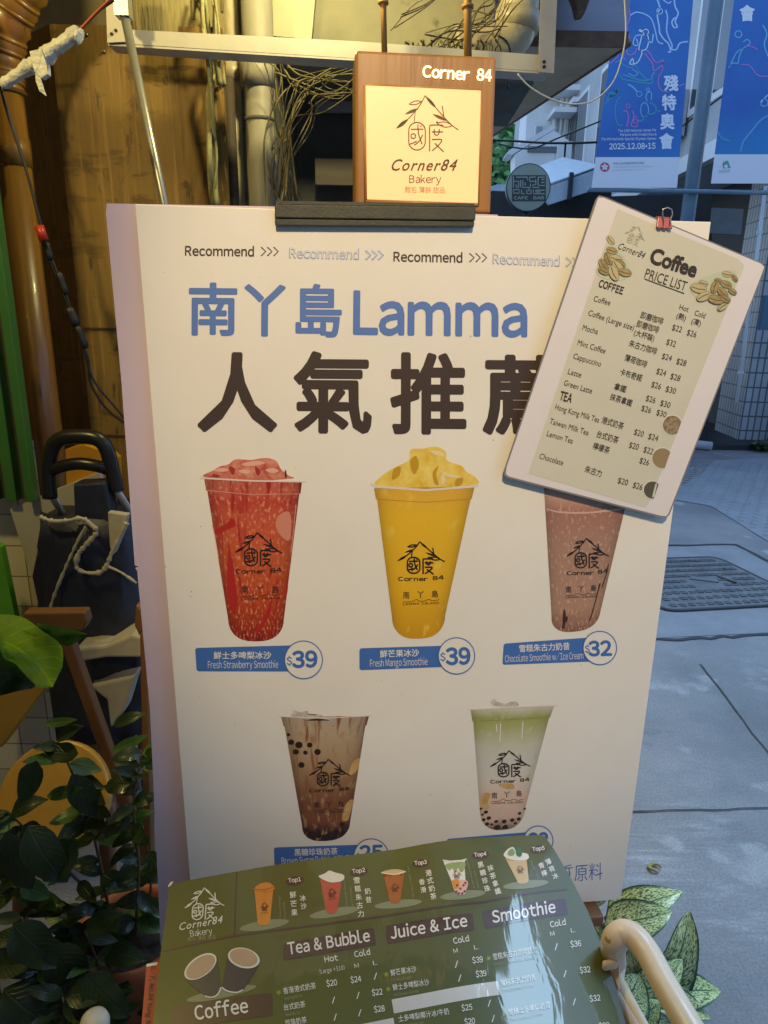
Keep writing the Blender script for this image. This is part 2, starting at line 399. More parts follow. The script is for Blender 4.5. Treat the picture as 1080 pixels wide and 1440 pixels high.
def drink_mat(name, stops, speck=None, sscale=40, sth=.6, edge=.55, wob=.05, wscale=3.0, rough=.45, streak=None):
    """ink of a photographed drink: colour bands down the glass (UV y), wobble, flecks, darker glass edges as printed"""
    if name in MATS: return MATS[name]
    m = bpy.data.materials.new(name); m.use_nodes = True; MATS[name] = m
    nt = m.node_tree; b = nt.nodes['Principled BSDF']; L = nt.links; b.inputs['Roughness'].default_value = rough
    uv = _n(nt, 'ShaderNodeUVMap'); sp = _n(nt, 'ShaderNodeSeparateXYZ'); L.new(uv.outputs[0], sp.inputs[0])
    mp = _n(nt, 'ShaderNodeMapping'); mp.inputs['Scale'].default_value = (1, 2, 1); L.new(uv.outputs[0], mp.inputs[0])
    nz = _n(nt, 'ShaderNodeTexNoise'); nz.inputs['Scale'].default_value = wscale; nz.inputs['Detail'].default_value = 5; L.new(mp.outputs[0], nz.inputs['Vector'])
    a = _n(nt, 'ShaderNodeMath', operation='MULTIPLY_ADD'); L.new(nz.outputs[0], a.inputs[0]); a.inputs[1].default_value = wob * 2; a.inputs[2].default_value = -wob
    ad = _n(nt, 'ShaderNodeMath', operation='ADD'); L.new(sp.outputs[1], ad.inputs[0]); L.new(a.outputs[0], ad.inputs[1])
    rp = _n(nt, 'ShaderNodeValToRGB'); L.new(ad.outputs[0], rp.inputs[0])
    while len(rp.color_ramp.elements) < len(stops): rp.color_ramp.elements.new(.5)
    for e, (t, c) in zip(rp.color_ramp.elements, stops): e.position = t; e.color = (*c, 1)
    out = rp.outputs[0]
    if speck:
        n2 = _n(nt, 'ShaderNodeTexNoise'); n2.inputs['Scale'].default_value = sscale; n2.inputs['Detail'].default_value = 3; L.new(mp.outputs[0], n2.inputs['Vector'])
        r2 = _n(nt, 'ShaderNodeValToRGB'); r2.color_ramp.elements[0].position = sth; r2.color_ramp.elements[1].position = sth + .12; L.new(n2.outputs[0], r2.inputs[0])
        mx = _n(nt, 'ShaderNodeMix', data_type='RGBA'); L.new(r2.outputs[0], mx.inputs[0]); L.new(out, mx.inputs[6]); mx.inputs[7].default_value = (*speck, 1); out = mx.outputs[2]
    if streak:
        mp2 = _n(nt, 'ShaderNodeMapping'); mp2.inputs['Scale'].default_value = (2.2, 1.1, 1); L.new(uv.outputs[0], mp2.inputs[0])
        n3 = _n(nt, 'ShaderNodeTexNoise'); n3.inputs['Scale'].default_value = 2.4; n3.inputs['Detail'].default_value = 4; n3.inputs['Distortion'].default_value = .8; L.new(mp2.outputs[0], n3.inputs['Vector'])
        r3 = _n(nt, 'ShaderNodeValToRGB'); r3.color_ramp.elements[0].position = .56; r3.color_ramp.elements[1].position = .66; L.new(n3.outputs[0], r3.inputs[0])
        mx = _n(nt, 'ShaderNodeMix', data_type='RGBA'); L.new(r3.outputs[0], mx.inputs[0]); L.new(out, mx.inputs[6]); mx.inputs[7].default_value = (*streak, 1); out = mx.outputs[2]
    ab = _n(nt, 'ShaderNodeMath', operation='ABSOLUTE'); L.new(sp.outputs[0], ab.inputs[0])
    pw = _n(nt, 'ShaderNodeMath', operation='POWER'); L.new(ab.outputs[0], pw.inputs[0]); pw.inputs[1].default_value = 5
    ml = _n(nt, 'ShaderNodeMath', operation='MULTIPLY_ADD'); L.new(pw.outputs[0], ml.inputs[0]); ml.inputs[1].default_value = -edge; ml.inputs[2].default_value = 1
    mx = _n(nt, 'ShaderNodeMix', data_type='RGBA', blend_type='MULTIPLY'); mx.inputs[0].default_value = 1; L.new(out, mx.inputs[6]); L.new(ml.outputs[0], mx.inputs[7])
    L.new(mx.outputs[2], b.inputs['Base Color'])
    return m
def cup(pr, TL, TR, SL, SR, BL, BR, AP, m, lay=1, cols=14, pw=.75):
    TL, TR, SL, SR, BL, BR, AP = (Vector(q) for q in (TL, TR, SL, SR, BL, BR, AP))
    rows = [(TL, TR, 1), (TL.lerp(SL, .5), TR.lerp(SR, .5), 1), (SL, SR, 1)]
    SL2, SR2 = SL + (SR - SL) * .012, SR + (SL - SR) * .012
    for i in range(0, 13): rows.append((SL2.lerp(BL, i / 12), SR2.lerp(BR, i / 12), 1))
    mid = (BL + BR) / 2; dn = AP - mid
    for i in range(1, 10):
        a = math.pi / 2 * i / 9; c = max(.02, math.cos(a) ** pw); o = mid + dn * math.sin(a); h = (BR - BL) / 2 * c
        rows.append((o - h, o + h, c))
    y0 = (TL.y + TR.y) / 2; H = AP.y - y0
    pts = []; uvs = []; fs = []
    for a, b, c in rows:
        for k in range(cols + 1):
            q = a.lerp(b, k / cols); pts.append(q); uvs.append(((2 * k / cols - 1) * (c if c < 1 else 1), ((a.y + b.y) / 2 - y0) / H))
    for i in range(len(rows) - 1):
        for k in range(cols):
            s = i * (cols + 1) + k; fs.append((s, s + 1, s + cols + 2, s + cols + 1))
    return pr.raw(pts, fs, m, lay, uvs)
def blob(pr, pts, m, lay=2, n=5):
    q = cr(pts, n, True); xs = [p.x for p in q]; ys = [p.y for p in q]
    x0, x1, y0, y1 = min(xs), max(xs), min(ys), max(ys)
    return pr.poly([(p.x, p.y) for p in q], m, lay, [((p.x - x0) / (x1 - x0) * 1.6 - .8, (p.y - y0) / (y1 - y0)) for p in q])

# ------------------------------------------------------------------ inks
i_brown = ink('dark brown ink', (.055, .036, .028)); i_blue = ink('blue ink', (.10, .20, .52)); i_navy = ink('label blue ink', (.055, .16, .47))
i_white = ink('white ink', (.78, .77, .74)); i_black = ink('black ink', (.018, .014, .014)); i_rim = ink('cup rim ink', (.72, .66, .60))
i_lightblue = ink('pale blue ink', (.22, .33, .66))
foam = mat('white foam board', (.80, .79, .72), .5, col2=(.765, .75, .68), scale=7, bump=.02, bscale=25, spec=.35, spots=(.55, .50, .44), sscale=38, sth=.80)
foam_edge = mat('foam board core', (.70, .66, .60), .8)
lilac = mat('lilac foam board', (.62, .52, .62), .55, col2=(.56, .47, .56), scale=5, bump=.02)

# ================================================================== the big advertising board
O_ = Vector((-.25098514, .72370593, 1.45420919)); U_ = Vector((.59684996, .06138973, .00119541)); V_ = Vector((.00433975, -.00320548, -.90312048)); N_ = Vector((.10230762, -.99474468, .0040223))
N_ = V_.cross(U_).normalized() if V_.cross(U_).dot(N_) > 0 else U_.cross(V_).normalized()
BS = Surf(O_, U_, V_, N_)
poster = thing('advertising_board', 'tall white foam poster of five iced drinks with blue price labels', 'poster', tuple(O_ + U_ * .5 + V_))
b = MB()
outl = [(0, 0), (.3, .001), (.6, 0), (.6, .04), (.601, .5), (.6, .899), (.592, .9032), (.3, .904), (0, .9036)]
b.prism([BS.P(u, v, 0) for u, v in outl], -N_ * .005, foam)
b.build('panel', poster, .0008)
# lilac backing sheet behind, stepped out to the left
def back(p, off):
    d = ray(p); o = BS.O - BS.N * off; return CAM + d * ((o - CAM).dot(BS.N) / d.dot(BS.N))
b = MB()
bo = [((150, 286), .007), ((420, 291), .007), ((700, 302), .008), ((760, 700), .012), ((800, 1290), .028), ((226, 1330), .028), ((222, 1240), .026), ((211, 1000), .02), ((193, 803), .0155), ((190.5, 799.5), .0155), ((196, 797), .0155), ((189.5, 795), .015), ((171, 540), .011), ((149, 300), .007)]
b.prism([back(p, o) for p, o in bo], -N_ * .004, lilac)
tag(b.build('backing_sheet', poster), 'lilac sheet showing past the left edge', None)
pr = Print(BS).zoom(0, 0, 1)
# row of small headings
for x0, y0, x1, y1, o in ((260, 359, 357, 360, 0), (407, 362, 504, 364, 1), (553, 366.5, 650, 368, 0), (693, 369.5, 786, 373, 1)):
    for dx, st_ in ((0, 'R'), ):
        if o:
            pr.text('Recommend', x0 - .5, y0, x1 + .5, y1, 14, i_lightblue, 1, .034); pr.text('Recommend', x0 + .6, y0 - .5, x1 - .6, y1 - .5, 13, foam, 2, -.002)
        else: pr.text('Recommend', x0, y0, x1, y1, 13.5, i_brown, 1, .022)
    for k in range(3):
        a = (x1 + 10 + k * 8.8, y0 - 13 + (y1 - y0) + (1 if o else 0)); mm = i_lightblue if o else i_brown
        if o:
            pr.stroke([a, (a[0] + 6.6, a[1] + 6.2), (a[0], a[1] + 12.5)], 3.0, mm, 1); pr.stroke([(a[0] + .3, a[1] + .6), (a[0] + 5.6, a[1] + 6.2), (a[0] + .3, a[1] + 11.8)], 1.2, foam, 2)
        else: pr.stroke([a, (a[0] + 6.6, a[1] + 6.2), (a[0], a[1] + 12.5)], 1.7, mm, 1)
pr.build('heading_row', poster)
pr = Print(BS)
for ch, x0, x1 in (('南', 265, 333), ('丫', 343, 401), ('島', 415, 480)):
    yb = 470 + (x0 - 265) * .012; pr.text(ch, x0, yb, x1, yb + .5, 70, i_blue, 1, .022)
pr.text('Lamma', 496, 468, 741, 471, 60.5, i_blue, 1, .026)
pr.build('place_name_lettering', poster)
pr = Print(BS)
for ch, x0, x1, yb, h in (('人', 277, 389, 605, 106), ('氣', 412, 522, 606, 108), ('推', 548, 655, 607, 108), ('薦', 678, 796, 608, 106)):
    pr.text(ch, x0, yb, x1, yb + .6, h, i_brown, 1, .024)
pr.build('headline_lettering', poster)
# ---- the five drinks
m_straw = drink_mat('strawberry smoothie print', [(0, (.46, .10, .07)), (.08, (.52, .11, .07)), (.13, (.47, .05, .03)), (.22, (.52, .085, .042)), (.5, (.52, .095, .025)), (.8, (.44, .05, .012)), (1, (.22, .010, .008))], (.66, .27, .14), 15, .54, .5, .10, 4, streak=(.34, .016, .010))
m_mango = drink_mat('mango smoothie print', [(0, (.70, .40, .04)), (.08, (.72, .43, .03)), (.2, (.76, .47, .016)), (.7, (.74, .43, .010)), (1, (.58, .30, .004))], (.80, .54, .06), 3, .58, .40, .04, 2)
m_choc = drink_mat('chocolate smoothie print', [(0, (.62, .42, .34)), (.16, (.55, .33, .26)), (.24, (.36, .17, .12)), (.45, (.38, .22, .155)), (.85, (.40, .235, .155)), (1, (.24, .10, .06))], (.56, .38, .27), 14, .56, .35, .02, 2)
m_milk = drink_mat('brown sugar milk tea print', [(0, (.44, .36, .27)), (.12, (.46, .36, .24)), (.3, (.42, .30, .17)), (.5, (.32, .18, .085)), (.68, (.22, .085, .04)), (.86, (.20, .07, .035)), (.93, (.035, .02, .015)), (1, (.02, .012, .01))], (.42, .26, .12), 5, .55, .5, .09, 2.2, streak=(.24, .09, .035))
m_match = drink_mat('matcha latte print', [(0, (.60, .58, .46)), (.08, (.33, .36, .10)), (.16, (.40, .42, .16)), (.3, (.56, .56, .44)), (.45, (.60, .60, .53)), (.62, (.66, .60, .50)), (.72, (.70, .52, .40)), (.9, (.64, .46, .36)), (1, (.12, .06, .04))], (.50, .52, .34), 4, .58, .30, .06, 2.5)
m_ice = ink('ice print', (.42, .39, .34), col2=(.66, .60, .52), scale=150)
m_toppink = ink('strawberry ice print', (.46, .07, .045), col2=(.68, .28, .19), scale=110)
m_topyel = ink('mango pulp print', (.70, .46, .025), col2=(.82, .66, .16), scale=55)
m_red = ink('strawberry syrup print', (.40, .02, .014)); m_choco = ink('chocolate syrup print', (.05, .015, .012)); m_amber = ink('brown sugar syrup print', (.50, .28, .05), col2=(.60, .42, .2), scale=90)
m_pearl = ink('tapioca pearl print', (.03, .014, .011), .3)
def cup_marks(pr, o, k, sk, yoff, name_y, name_x, nw):
    """the mark and the place name printed on a cup; o: apex of the roof, k: pixels per logo unit"""
    kx, ky = k; f = affine(o, (kx, sk * kx), (0, ky)); logo(pr, f, i_black, 3, 13, True, 'plain')
    x, y = name_x, name_y; h = nw * .19
    for i, ch in enumerate('南丫島'):
        pr.text(ch, x + i * nw * .405, y - i * yoff, x + i * nw * .405 + h * .95, y - i * yoff, h, i_black, 3, .004)
    pr.stroke([(p.x, p.y) for p in cr([(x, y + h * .5), (x + nw * .25, y + h * .42), (x + nw * .38, y + h * .1), (x + nw * .46, y + h * .35), (x + nw * .62, y + h * .3), (x + nw * .72, y + h * .1), (x + nw * .86, y + h * .3), (x + nw * 1.02, y + h * .1)], 5)], h * .07, i_black, 3)
    pr.text('LAMMA ISLAND', x, y + h * .95, x + nw * 1.02, y + h * .75, h * .30, i_black, 3, .01, 0, 1.5)
def pic(name, lab): return tag(None, lab, None) if False else (name, lab)
# strawberry
pr = Print(BS).zoom(240, 620, 4.233)
blob(pr, [(195, 214), (250, 175), (292, 150), (340, 138), (385, 108), (470, 112), (560, 100), (625, 118), (652, 165), (700, 205), (715, 222), (450, 238)], m_toppink, 1)
pr.stroke([(682, 218), (680, 165)], 9, i_black, 2); pr.circle((680, 168), 7, i_rim, 3, 10)
cup(pr, (196, 222), (778, 243), (207, 292), (769, 312), (337, 1062), (668, 1060), (503, 1192), m_straw)
pr.stroke([(172, 217), (200, 221), (480, 236), (776, 240), (802, 240)], 9, i_rim, 2); pr.stroke([(204, 293), (480, 318), (770, 312)], 4, ink('cup band ink', (.66, .30, .22)), 2)
for q in ([(338, 640), (345, 620), (378, 820), (395, 960), (360, 1010), (330, 900)], [(262, 528), (330, 490), (352, 462), (376, 468), (378, 505), (330, 528), (270, 560)], [(585, 960), (600, 955), (575, 1050), (520, 1140), (500, 1130), (545, 1060)], [(625, 830), (636, 822), (634, 850), (622, 858)], [(690, 800), (698, 760), (690, 900), (672, 920)]): blob(pr, q, m_red, 2)
pr.stroke([(245, 500), (258, 560), (280, 690)], 4, ink('cup glint ink', (.68, .34, .26)), 2); pr.stroke([(742, 380), (728, 520), (712, 660)], 4, MATS['cup glint ink'], 2)
for q in ([(255, 175), (300, 160), (340, 168), (330, 180), (285, 182)], [(420, 135), (500, 118), (560, 128), (520, 142), (450, 148)], [(560, 170), (610, 160), (640, 178), (600, 190)], [(400, 178), (440, 168), (470, 182), (440, 195)]): blob(pr, q, ink('ice gleam print', (.74, .42, .32)), 2)
for q in ([(345, 150), (380, 165), (370, 200), (355, 190)], [(500, 150), (530, 175), (520, 205), (505, 190)], [(250, 195), (290, 205), (280, 214), (245, 210)]): blob(pr, q, ink('ice fold print', (.34, .035, .025)), 2)
blob(pr, [(640, 440), (700, 420), (715, 500), (700, 590), (650, 560), (620, 500)], ink('frost print', (.60, .24, .17)), 2)
cup_marks(pr, (511, 543), (.715, .571), .0, 0, 905, 416, 225)
tag(pr.build('drink_picture', poster), 'red strawberry smoothie in a clear cup', None)
# mango
pr = Print(BS).zoom(480, 610, 4.114)
blob(pr, [(205, 300), (225, 245), (300, 195), (385, 150), (400, 88), (470, 82), (540, 70), (600, 98), (608, 150), (690, 180), (720, 215), (770, 245), (770, 292), (480, 318)], m_topyel, 1)
for q in ([(570, 200), (600, 220), (690, 245), (640, 250), (590, 235)], [(510, 92), (575, 100), (590, 125), (540, 118)], [(570, 255), (585, 230), (600, 265), (580, 290)]): blob(pr, q, ink('mango shine print', (.80, .66, .36)), 2)
cup(pr, (185, 312), (768, 300), (196, 372), (752, 368), (288, 1060), (596, 1045), (443, 1182), m_mango)
pr.stroke([(165, 285), (200, 302), (480, 322), (760, 300), (790, 292)], 13, i_rim, 2)
pr.stroke([(198, 375), (480, 392), (752, 372)], 4, ink('mango band ink', (.55, .28, .01)), 2)
for q in ([(395, 150), (430, 125), (445, 180), (420, 230), (400, 200)], [(560, 180), (545, 230), (560, 290), (535, 280), (525, 220)], [(300, 200), (340, 190), (330, 240), (290, 260)], [(660, 260), (700, 250), (690, 290), (655, 296)]): blob(pr, q, ink('mango fold print', (.52, .30, .012)), 2)
cup_marks(pr, (449, 620), (.69, .53), .0, 4, 950, 352, 205)
tag(pr.build('drink_picture', poster), 'yellow mango smoothie in a clear cup', None)
# chocolate
pr = Print(BS).zoom(690, 660, 4.5)
cup(pr, (322, 20), (905, 20), (326, 90), (888, 95), (380, 925), (688, 900), (520, 1022), m_choc)
blob(pr, [(345, 240), (430, 258), (600, 262), (830, 238), (820, 250), (600, 274), (420, 268)], ink('milk froth print', (.60, .42, .34)), 2)
for q in ([(455, 890), (463, 882), (470, 920), (464, 990), (455, 1000), (446, 995)], [(735, 598), (742, 600), (728, 660), (705, 735), (698, 735), (722, 660)], [(682, 716), (690, 720), (676, 770), (655, 850), (625, 950), (618, 950), (648, 850), (668, 770)], [(470, 930), (482, 925), (478, 955), (470, 965)]): blob(pr, q, m_choco, 2)
cup_marks(pr, (600, 428), (.68, .542), -.02, 5, 773, 470, 195)
tag(pr.build('drink_picture', poster), 'pinkish chocolate smoothie partly behind the price sheet', None)
# milk tea
pr = Print(BS).zoom(370, 980, 5.143)
cup(pr, (122, 140), (758, 135), (140, 212), (738, 205), (272, 932), (618, 912), (440, 1040), m_milk)
blob(pr, [(195, 130), (220, 98), (262, 108), (310, 98), (325, 118), (395, 124), (470, 150), (490, 168), (470, 175), (360, 165), (240, 150)], m_ice, 2)
for q in ([(310, 120), (390, 124), (350, 128)], [(305, 165), (380, 152), (480, 165), (400, 168)]): blob(pr, q, i_brown, 3)
pr.stroke([(100, 136), (200, 142), (430, 150), (660, 138), (780, 130)], 7, i_rim, 3)
for x, y, r in ((195, 325, 22), (250, 345, 27), (328, 345, 20), (385, 395, 24), (228, 395, 22), (268, 490, 23), (297, 400, 17), (175, 270, 13), (345, 985, 20), (390, 1000, 22), (560, 920, 18), (520, 975, 24), (300, 960, 14), (450, 1010, 24)): pr.circle((x, y), r, m_pearl, 2, 14, r * .92)
blob(pr, [(690, 440), (640, 470), (612, 560), (660, 540), (680, 500)], m_amber, 2); blob(pr, [(640, 740), (590, 770), (560, 880), (600, 890), (620, 840)], m_amber, 2)
cup_marks(pr, (462, 447), (.752, .553), -.02, 4, 800, 360, 215)
tag(pr.build('drink_picture', poster), 'brown sugar bubble milk tea in a clear cup', None)
# matcha
pr = Print(BS).zoom(600, 970, 4.154)
cup(pr, (250, 112), (738, 92), (260, 176), (716, 152), (303, 692), (570, 680), (430, 815), m_match)
blob(pr, [(368, 72), (378, 52), (392, 46), (402, 62), (450, 76), (490, 64), (520, 66), (530, 86), (480, 92), (400, 90)], m_ice, 2)
pr.stroke([(233, 110), (300, 108), (500, 96), (700, 88), (756, 85)], 6, i_rim, 3); pr.stroke([(258, 180), (480, 170), (715, 155)], 4, ink('green band ink', (.26, .29, .08)), 2)
blob(pr, [(305, 640), (330, 600), (365, 605), (350, 650), (355, 690), (310, 690)], m_amber, 2); blob(pr, [(415, 545), (495, 545), (498, 575), (440, 570)], m_amber, 2)
for x, y, r in ((338, 710, 13), (355, 745, 14), (398, 765, 12), (445, 765, 15), (492, 757, 14), (535, 717, 11), (530, 750, 13), (325, 755, 12), (345, 780, 13), (405, 800, 20), (450, 798, 18), (372, 782, 9), (510, 775, 10), (310, 690, 9), (565, 690, 8), (318, 725, 9)): pr.circle((x, y), r, m_pearl, 2, 12, r * .75, -.3)
for xs in ((400, 195, 404, 240), (425, 190, 420, 300), (556, 180, 548, 280)): pr.stroke([xs[:2], xs[2:]], 5, i_white, 2)
cup_marks(pr, (473, 350), (.60, .44), -.03, 6, 630, 372, 178)
tag(pr.build('drink_picture', poster), 'green matcha latte with pearls in a clear cup', None)
# ---- price labels
def label(quad, zt, cjk, lat, circ, r, price, lab):
    pr = Print(BS); pr.rrect(quad, 4, i_navy, 1)
    pr.text(cjk[0], *cjk[1], i_white, 2, .012); pr.text(lat[0], *lat[1], i_white, 2, -.004, 0, .92)
    pr.circle(circ, r, foam, 3, 44); pr.ring(circ, r, 1.5, i_navy, 4, 48)
    dx, dy, tw, h = price[1:5]
    pr.text('$', circ[0] - r * .90, circ[1] + r * .26, circ[0] - r * .90 + r * .30, circ[1] + r * .25, r * .40, i_blue, 4, .02)
    pr.text(price[0], circ[0] + dx, circ[1] + dy, circ[0] + dx + tw, circ[1] + dy - 1, h, i_navy, 4, .035)
    tag(pr.build('price_label', poster), lab, None)
label([(273, 911), (412, 907), (412, 944), (275, 944)], 0, ('鮮士多啤梨冰沙', (299, 926.5, 380, 926, 10)), ('Fresh Strawberry Smoothie', (291, 939.5, 390, 938.5, 10)), (425.5, 927), 26.5, ('39', -16, 10.5, 36, 23), 'strawberry smoothie label priced 39')
label([(504, 911), (625, 907), (625, 937), (504, 942)], 0, ('鮮芒果冰沙', (533, 924, 588, 922, 10)), ('Fresh Mango Smoothie', (519, 937, 600, 934, 10)), (640.5, 921), 25.5, ('39', -15, 12, 35, 23.5), 'mango smoothie label priced 39')
label([(707, 904), (830, 895), (830, 929), (705, 934)], 0, ('雪糕朱古力奶昔', (729, 916, 800, 912, 10)), ('Chocolate Smoothie w/Ice Cream', (709, 930, 819, 925, 9.5)), (842, 909.5), 23.5, ('32', -16, 11, 33, 21), 'chocolate smoothie label priced 32')
label([(383, 1191.5), (512, 1187), (512, 1214), (384, 1218)], 0, ('黑糖珍珠奶茶', (412, 1203, 473, 1201, 9.5)), ('Brown Sugar Bubble Milk Tea', (394, 1215, 497, 1211, 9.5)), (520, 1203), 24.5, ('25', -16, 4.5, 33, 20), 'bubble milk tea label priced 25')
label([(626, 1179), (742, 1169), (742, 1199), (626, 1208)], 0, ('黑糖抹茶拿鐵', (648, 1195, 705, 1190, 9.5)), ('Matcha Latte', (650, 1207, 710, 1202, 9.5)), (755, 1180.5), 20.5, ('32', -14, 9, 29, 20), 'matcha latte label mostly behind the menu')
pr = Print(BS)
pr.text('嚴選優', 702, 1245, 781, 1242, 26, i_navy, 1, -.004); pr.text('質', 780, 1242, 806, 1239, 24, i_navy, 1, -.004, .12); pr.text('原料', 806, 1239, 846, 1235.5, 23, i_navy, 1, -.004, .12)
pr.build('footer_lettering', poster)
# small scuffs in the board's surface
pr = Print(BS)
rs = random.Random(3); m_scuff = ink('scuff mark', (.56, .52, .46)); m_dirt = ink('dark speck', (.20, .16, .12))
for _ in range(70):
    x, y = rs.uniform(215, 880), rs.uniform(330, 1200); 
    r = rs.uniform(.4, 1.1); pr.circle((x, y), r, m_scuff if rs.random() < .9 else m_dirt, .5, 7, r * rs.uniform(.3, .9), rs.uniform(0, 3))
for x, y in ((268, 832), (267, 839), (281, 740), (232, 797)): pr.circle((x, y), .8, m_dirt, .5, 8)
pr.build('scuffs', poster)
# stand behind it (an easel that carries the board)
wood = mat('plain wood', (.22, .11, .045), .55, col2=(.14, .065, .025), scale=6, stretch=(1, 1, .15), bump=.1, bscale=40)
ea = thing('display_easel', 'wooden easel carrying the tall white drinks poster', 'easel', (.05, .95, 0))
for q0, q1 in (((-.10, .83, 1.25), (-.22, .84, 0)), ((.20, .86, 1.25), (.28, .86, 0)), ((.05, .87, 1.22), (.05, 1.25, 0))):
    b = MB(); b.tube([q0, q1], .013, wood, 8); b.build('leg', ea)
b = MB(); b.box((.035, .775, .541), (.56, .10, .018), wood, Matrix.Rotation(math.radians(5.9), 3, 'Z')); b.build('ledge', ea, .003)

# ================================================================== lit sign on top of the board
sign_wood = mat('varnished sign wood', (.36, .165, .028), .38, col2=(.25, .105, .017), scale=9, stretch=(3, 3, .25), bump=.06, bscale=30, coat=.25)
SS = Surf(BS.P(.2, 0, -.02), U_, V_, N_)
def sp_(p, d=0): return SS.px(p, d)
sg = thing('lightbox_sign', 'glowing wooden lightbox sign of a bakery standing on the white board', 'sign', tuple(sp_((600, 291))))
b = MB()
q = [sp_((500, 70)), sp_((699, 79)), sp_((690, 300)), sp_((500, 292))]
b.prism(q, -N_ * .055, sign_wood)
b.build('case', sg, .003, 3)
glow = mat('lit acrylic panel', (1.0, .60, .28), .35, emit=.19)
pnl = MB(); pq = [sp_((514, 121), .0008), sp_((676, 128), .0008), sp_((671, 286), .0008), sp_((516, 281), .0008)]
pnl.prism(pq, N_ * .0022, glow); pn = pnl.build('lit_panel', sg, .0006)
S2 = Surf(SS.O + N_ * .0032, U_, V_, N_)
i_sign = ink('sign brown ink', (.10, .045, .012)); i_signpale = ink('sign faint ink', (.50, .30, .13))
pr = Print(S2).zoom(480, 60, 4.5)
logo(pr, lambda p: (p[0], p[1]), i_sign, 1, 7)
pr.text('麵包 薄餅 甜品', 402, 948, 655, 952, 38, i_signpale, 1)
pr.build('panel_lettering', sg)
S3 = Surf(SS.O + N_ * .0006, U_, V_, N_)
letter_glow = mat('lit letters', (1.0, .84, .46), .4, emit=.6)
pr = Print(S3).zoom(480, 60, 4.5)
pr.text('Corner', 513, 216, 812, 236, 74, letter_glow, 2, .030, 0, 1.02); pr.text('84', 857, 236, 952, 242, 74, letter_glow, 2, .030)
pr.build('sign_lettering', sg)
frame_mat = mat('panel rim', (.42, .22, .06), .35)
b = MB()
for a, c in (((513, 120), (677, 127)), ((677, 127), (672, 288)), ((672, 288), (514, 283)), ((514, 283), (513, 120))): b.tube([sp_(a, .001), sp_(c, .001)], .0014, frame_mat, 8)
b.build('panel_frame', sg)
# dark clamp holding the sign
clampm = mat('dark green plastic', (.045, .050, .032), .45, col2=(.03, .034, .022), scale=60, bump=.05, bscale=400)
ck = thing('sign_clamp', 'dark plastic clamp rail gripping the top edge of the board', 'clamp', tuple(BS.px((527, 300))))
b = MB(); b.prism([BS.px((387, 289), .0105), BS.px((666, 292), .0105), BS.px((665.5, 311), .0105), BS.px((387.5, 308), .0105)], -N_ * .0095, clampm); b.build('front_rail', ck, .0012)
b = MB(); b.prism([BS.px((388, 308.6), .0085), BS.px((665, 311.6), .0085), BS.px((664, 319), .0085), BS.px((389, 318), .0085)], -N_ * .0080, clampm); b.build('lip', ck, .0008)
b = MB(); b.prism([BS.px((389, 289), .0100), BS.px((664, 291.6), .0100), BS.px((664, 291.6), -.07), BS.px((389, 289), -.07)], Vector((0, 0, .003)), clampm); b.build('top_plate', ck)

# ================================================================== laminated coffee price sheet
PO = .012
PS = Surf(BS.P(0, 0, PO), U_, V_, N_)
sheet = thing('price_sheet', 'laminated coffee price list clipped askew over the board corner', 'price list', tuple(PS.px((932, 310))))
paper = mat('laminated white paper', (.74, .71, .71), .32, col2=(.71, .68, .68), scale=12, coat=.35, spec=.4, spots=(.45, .40, .38), sscale=45, sth=.80)
lam = mat('lamination edge', (.22, .21, .21), .25, coat=.5)
cream = mat('pale green card print', (.62, .61, .49), .34, col2=(.59, .58, .46), scale=10, coat=.35, spec=.4)
b = MB(); b.prism([PS.px(p) for p in ((843, 273), (851, 275), (1071, 367), (1076, 373), (1074, 381), (941, 722), (936, 727), (928, 726), (713, 671), (708.5, 667), (709, 658), (838, 279))], -N_ * .0012, lam); b.build('lamination', sheet)
pr = Print(PS)
pr.poly([(841.5, 276), (849, 276.5), (1070, 368.5), (1074.5, 373), (1072, 381), (939, 721), (935.5, 724.5), (928, 723.5), (715, 669), (710.5, 665.5), (711.5, 656)], paper, 1)
pr.zoom(700, 260, 2.842)
pr.poly([(478, 92), (960, 290), (985, 318), (600, 1270), (590, 1285), (120, 1150)], cream, 2)
pr.build('paper', sheet)
i_cof = ink('coffee brown ink', (.045, .03, .02)); i_fnt = ink('faint grey ink', (.42, .40, .28))
pr = Print(PS).zoom(700, 260, 2.842)
f = affine((560, 160), (.205, .075), (-.075, .205)); logo(pr, f, i_fnt, 4, 9, False)
pr.text('Corner84', 478, 250, 583, 291, 27, i_cof, 4, .0, .35, 1.1, wide=False)
pr.text('Coffee', 601, 303, 786, 364, 64, i_cof, 4, .035, 0, .98, wide=False)
pr.text('PRICE LIST', 583, 366, 746, 420, 40, i_cof, 4, -.002, wide=False); pr.stroke([(585, 371), (744, 429)], 4, i_cof, 4)
pr.text('COFFEE', 399, 401, 496, 433, 30, i_cof, 4, .03); pr.text('TEA', 242, 853, 290, 866, 36, i_cof, 4, .03)
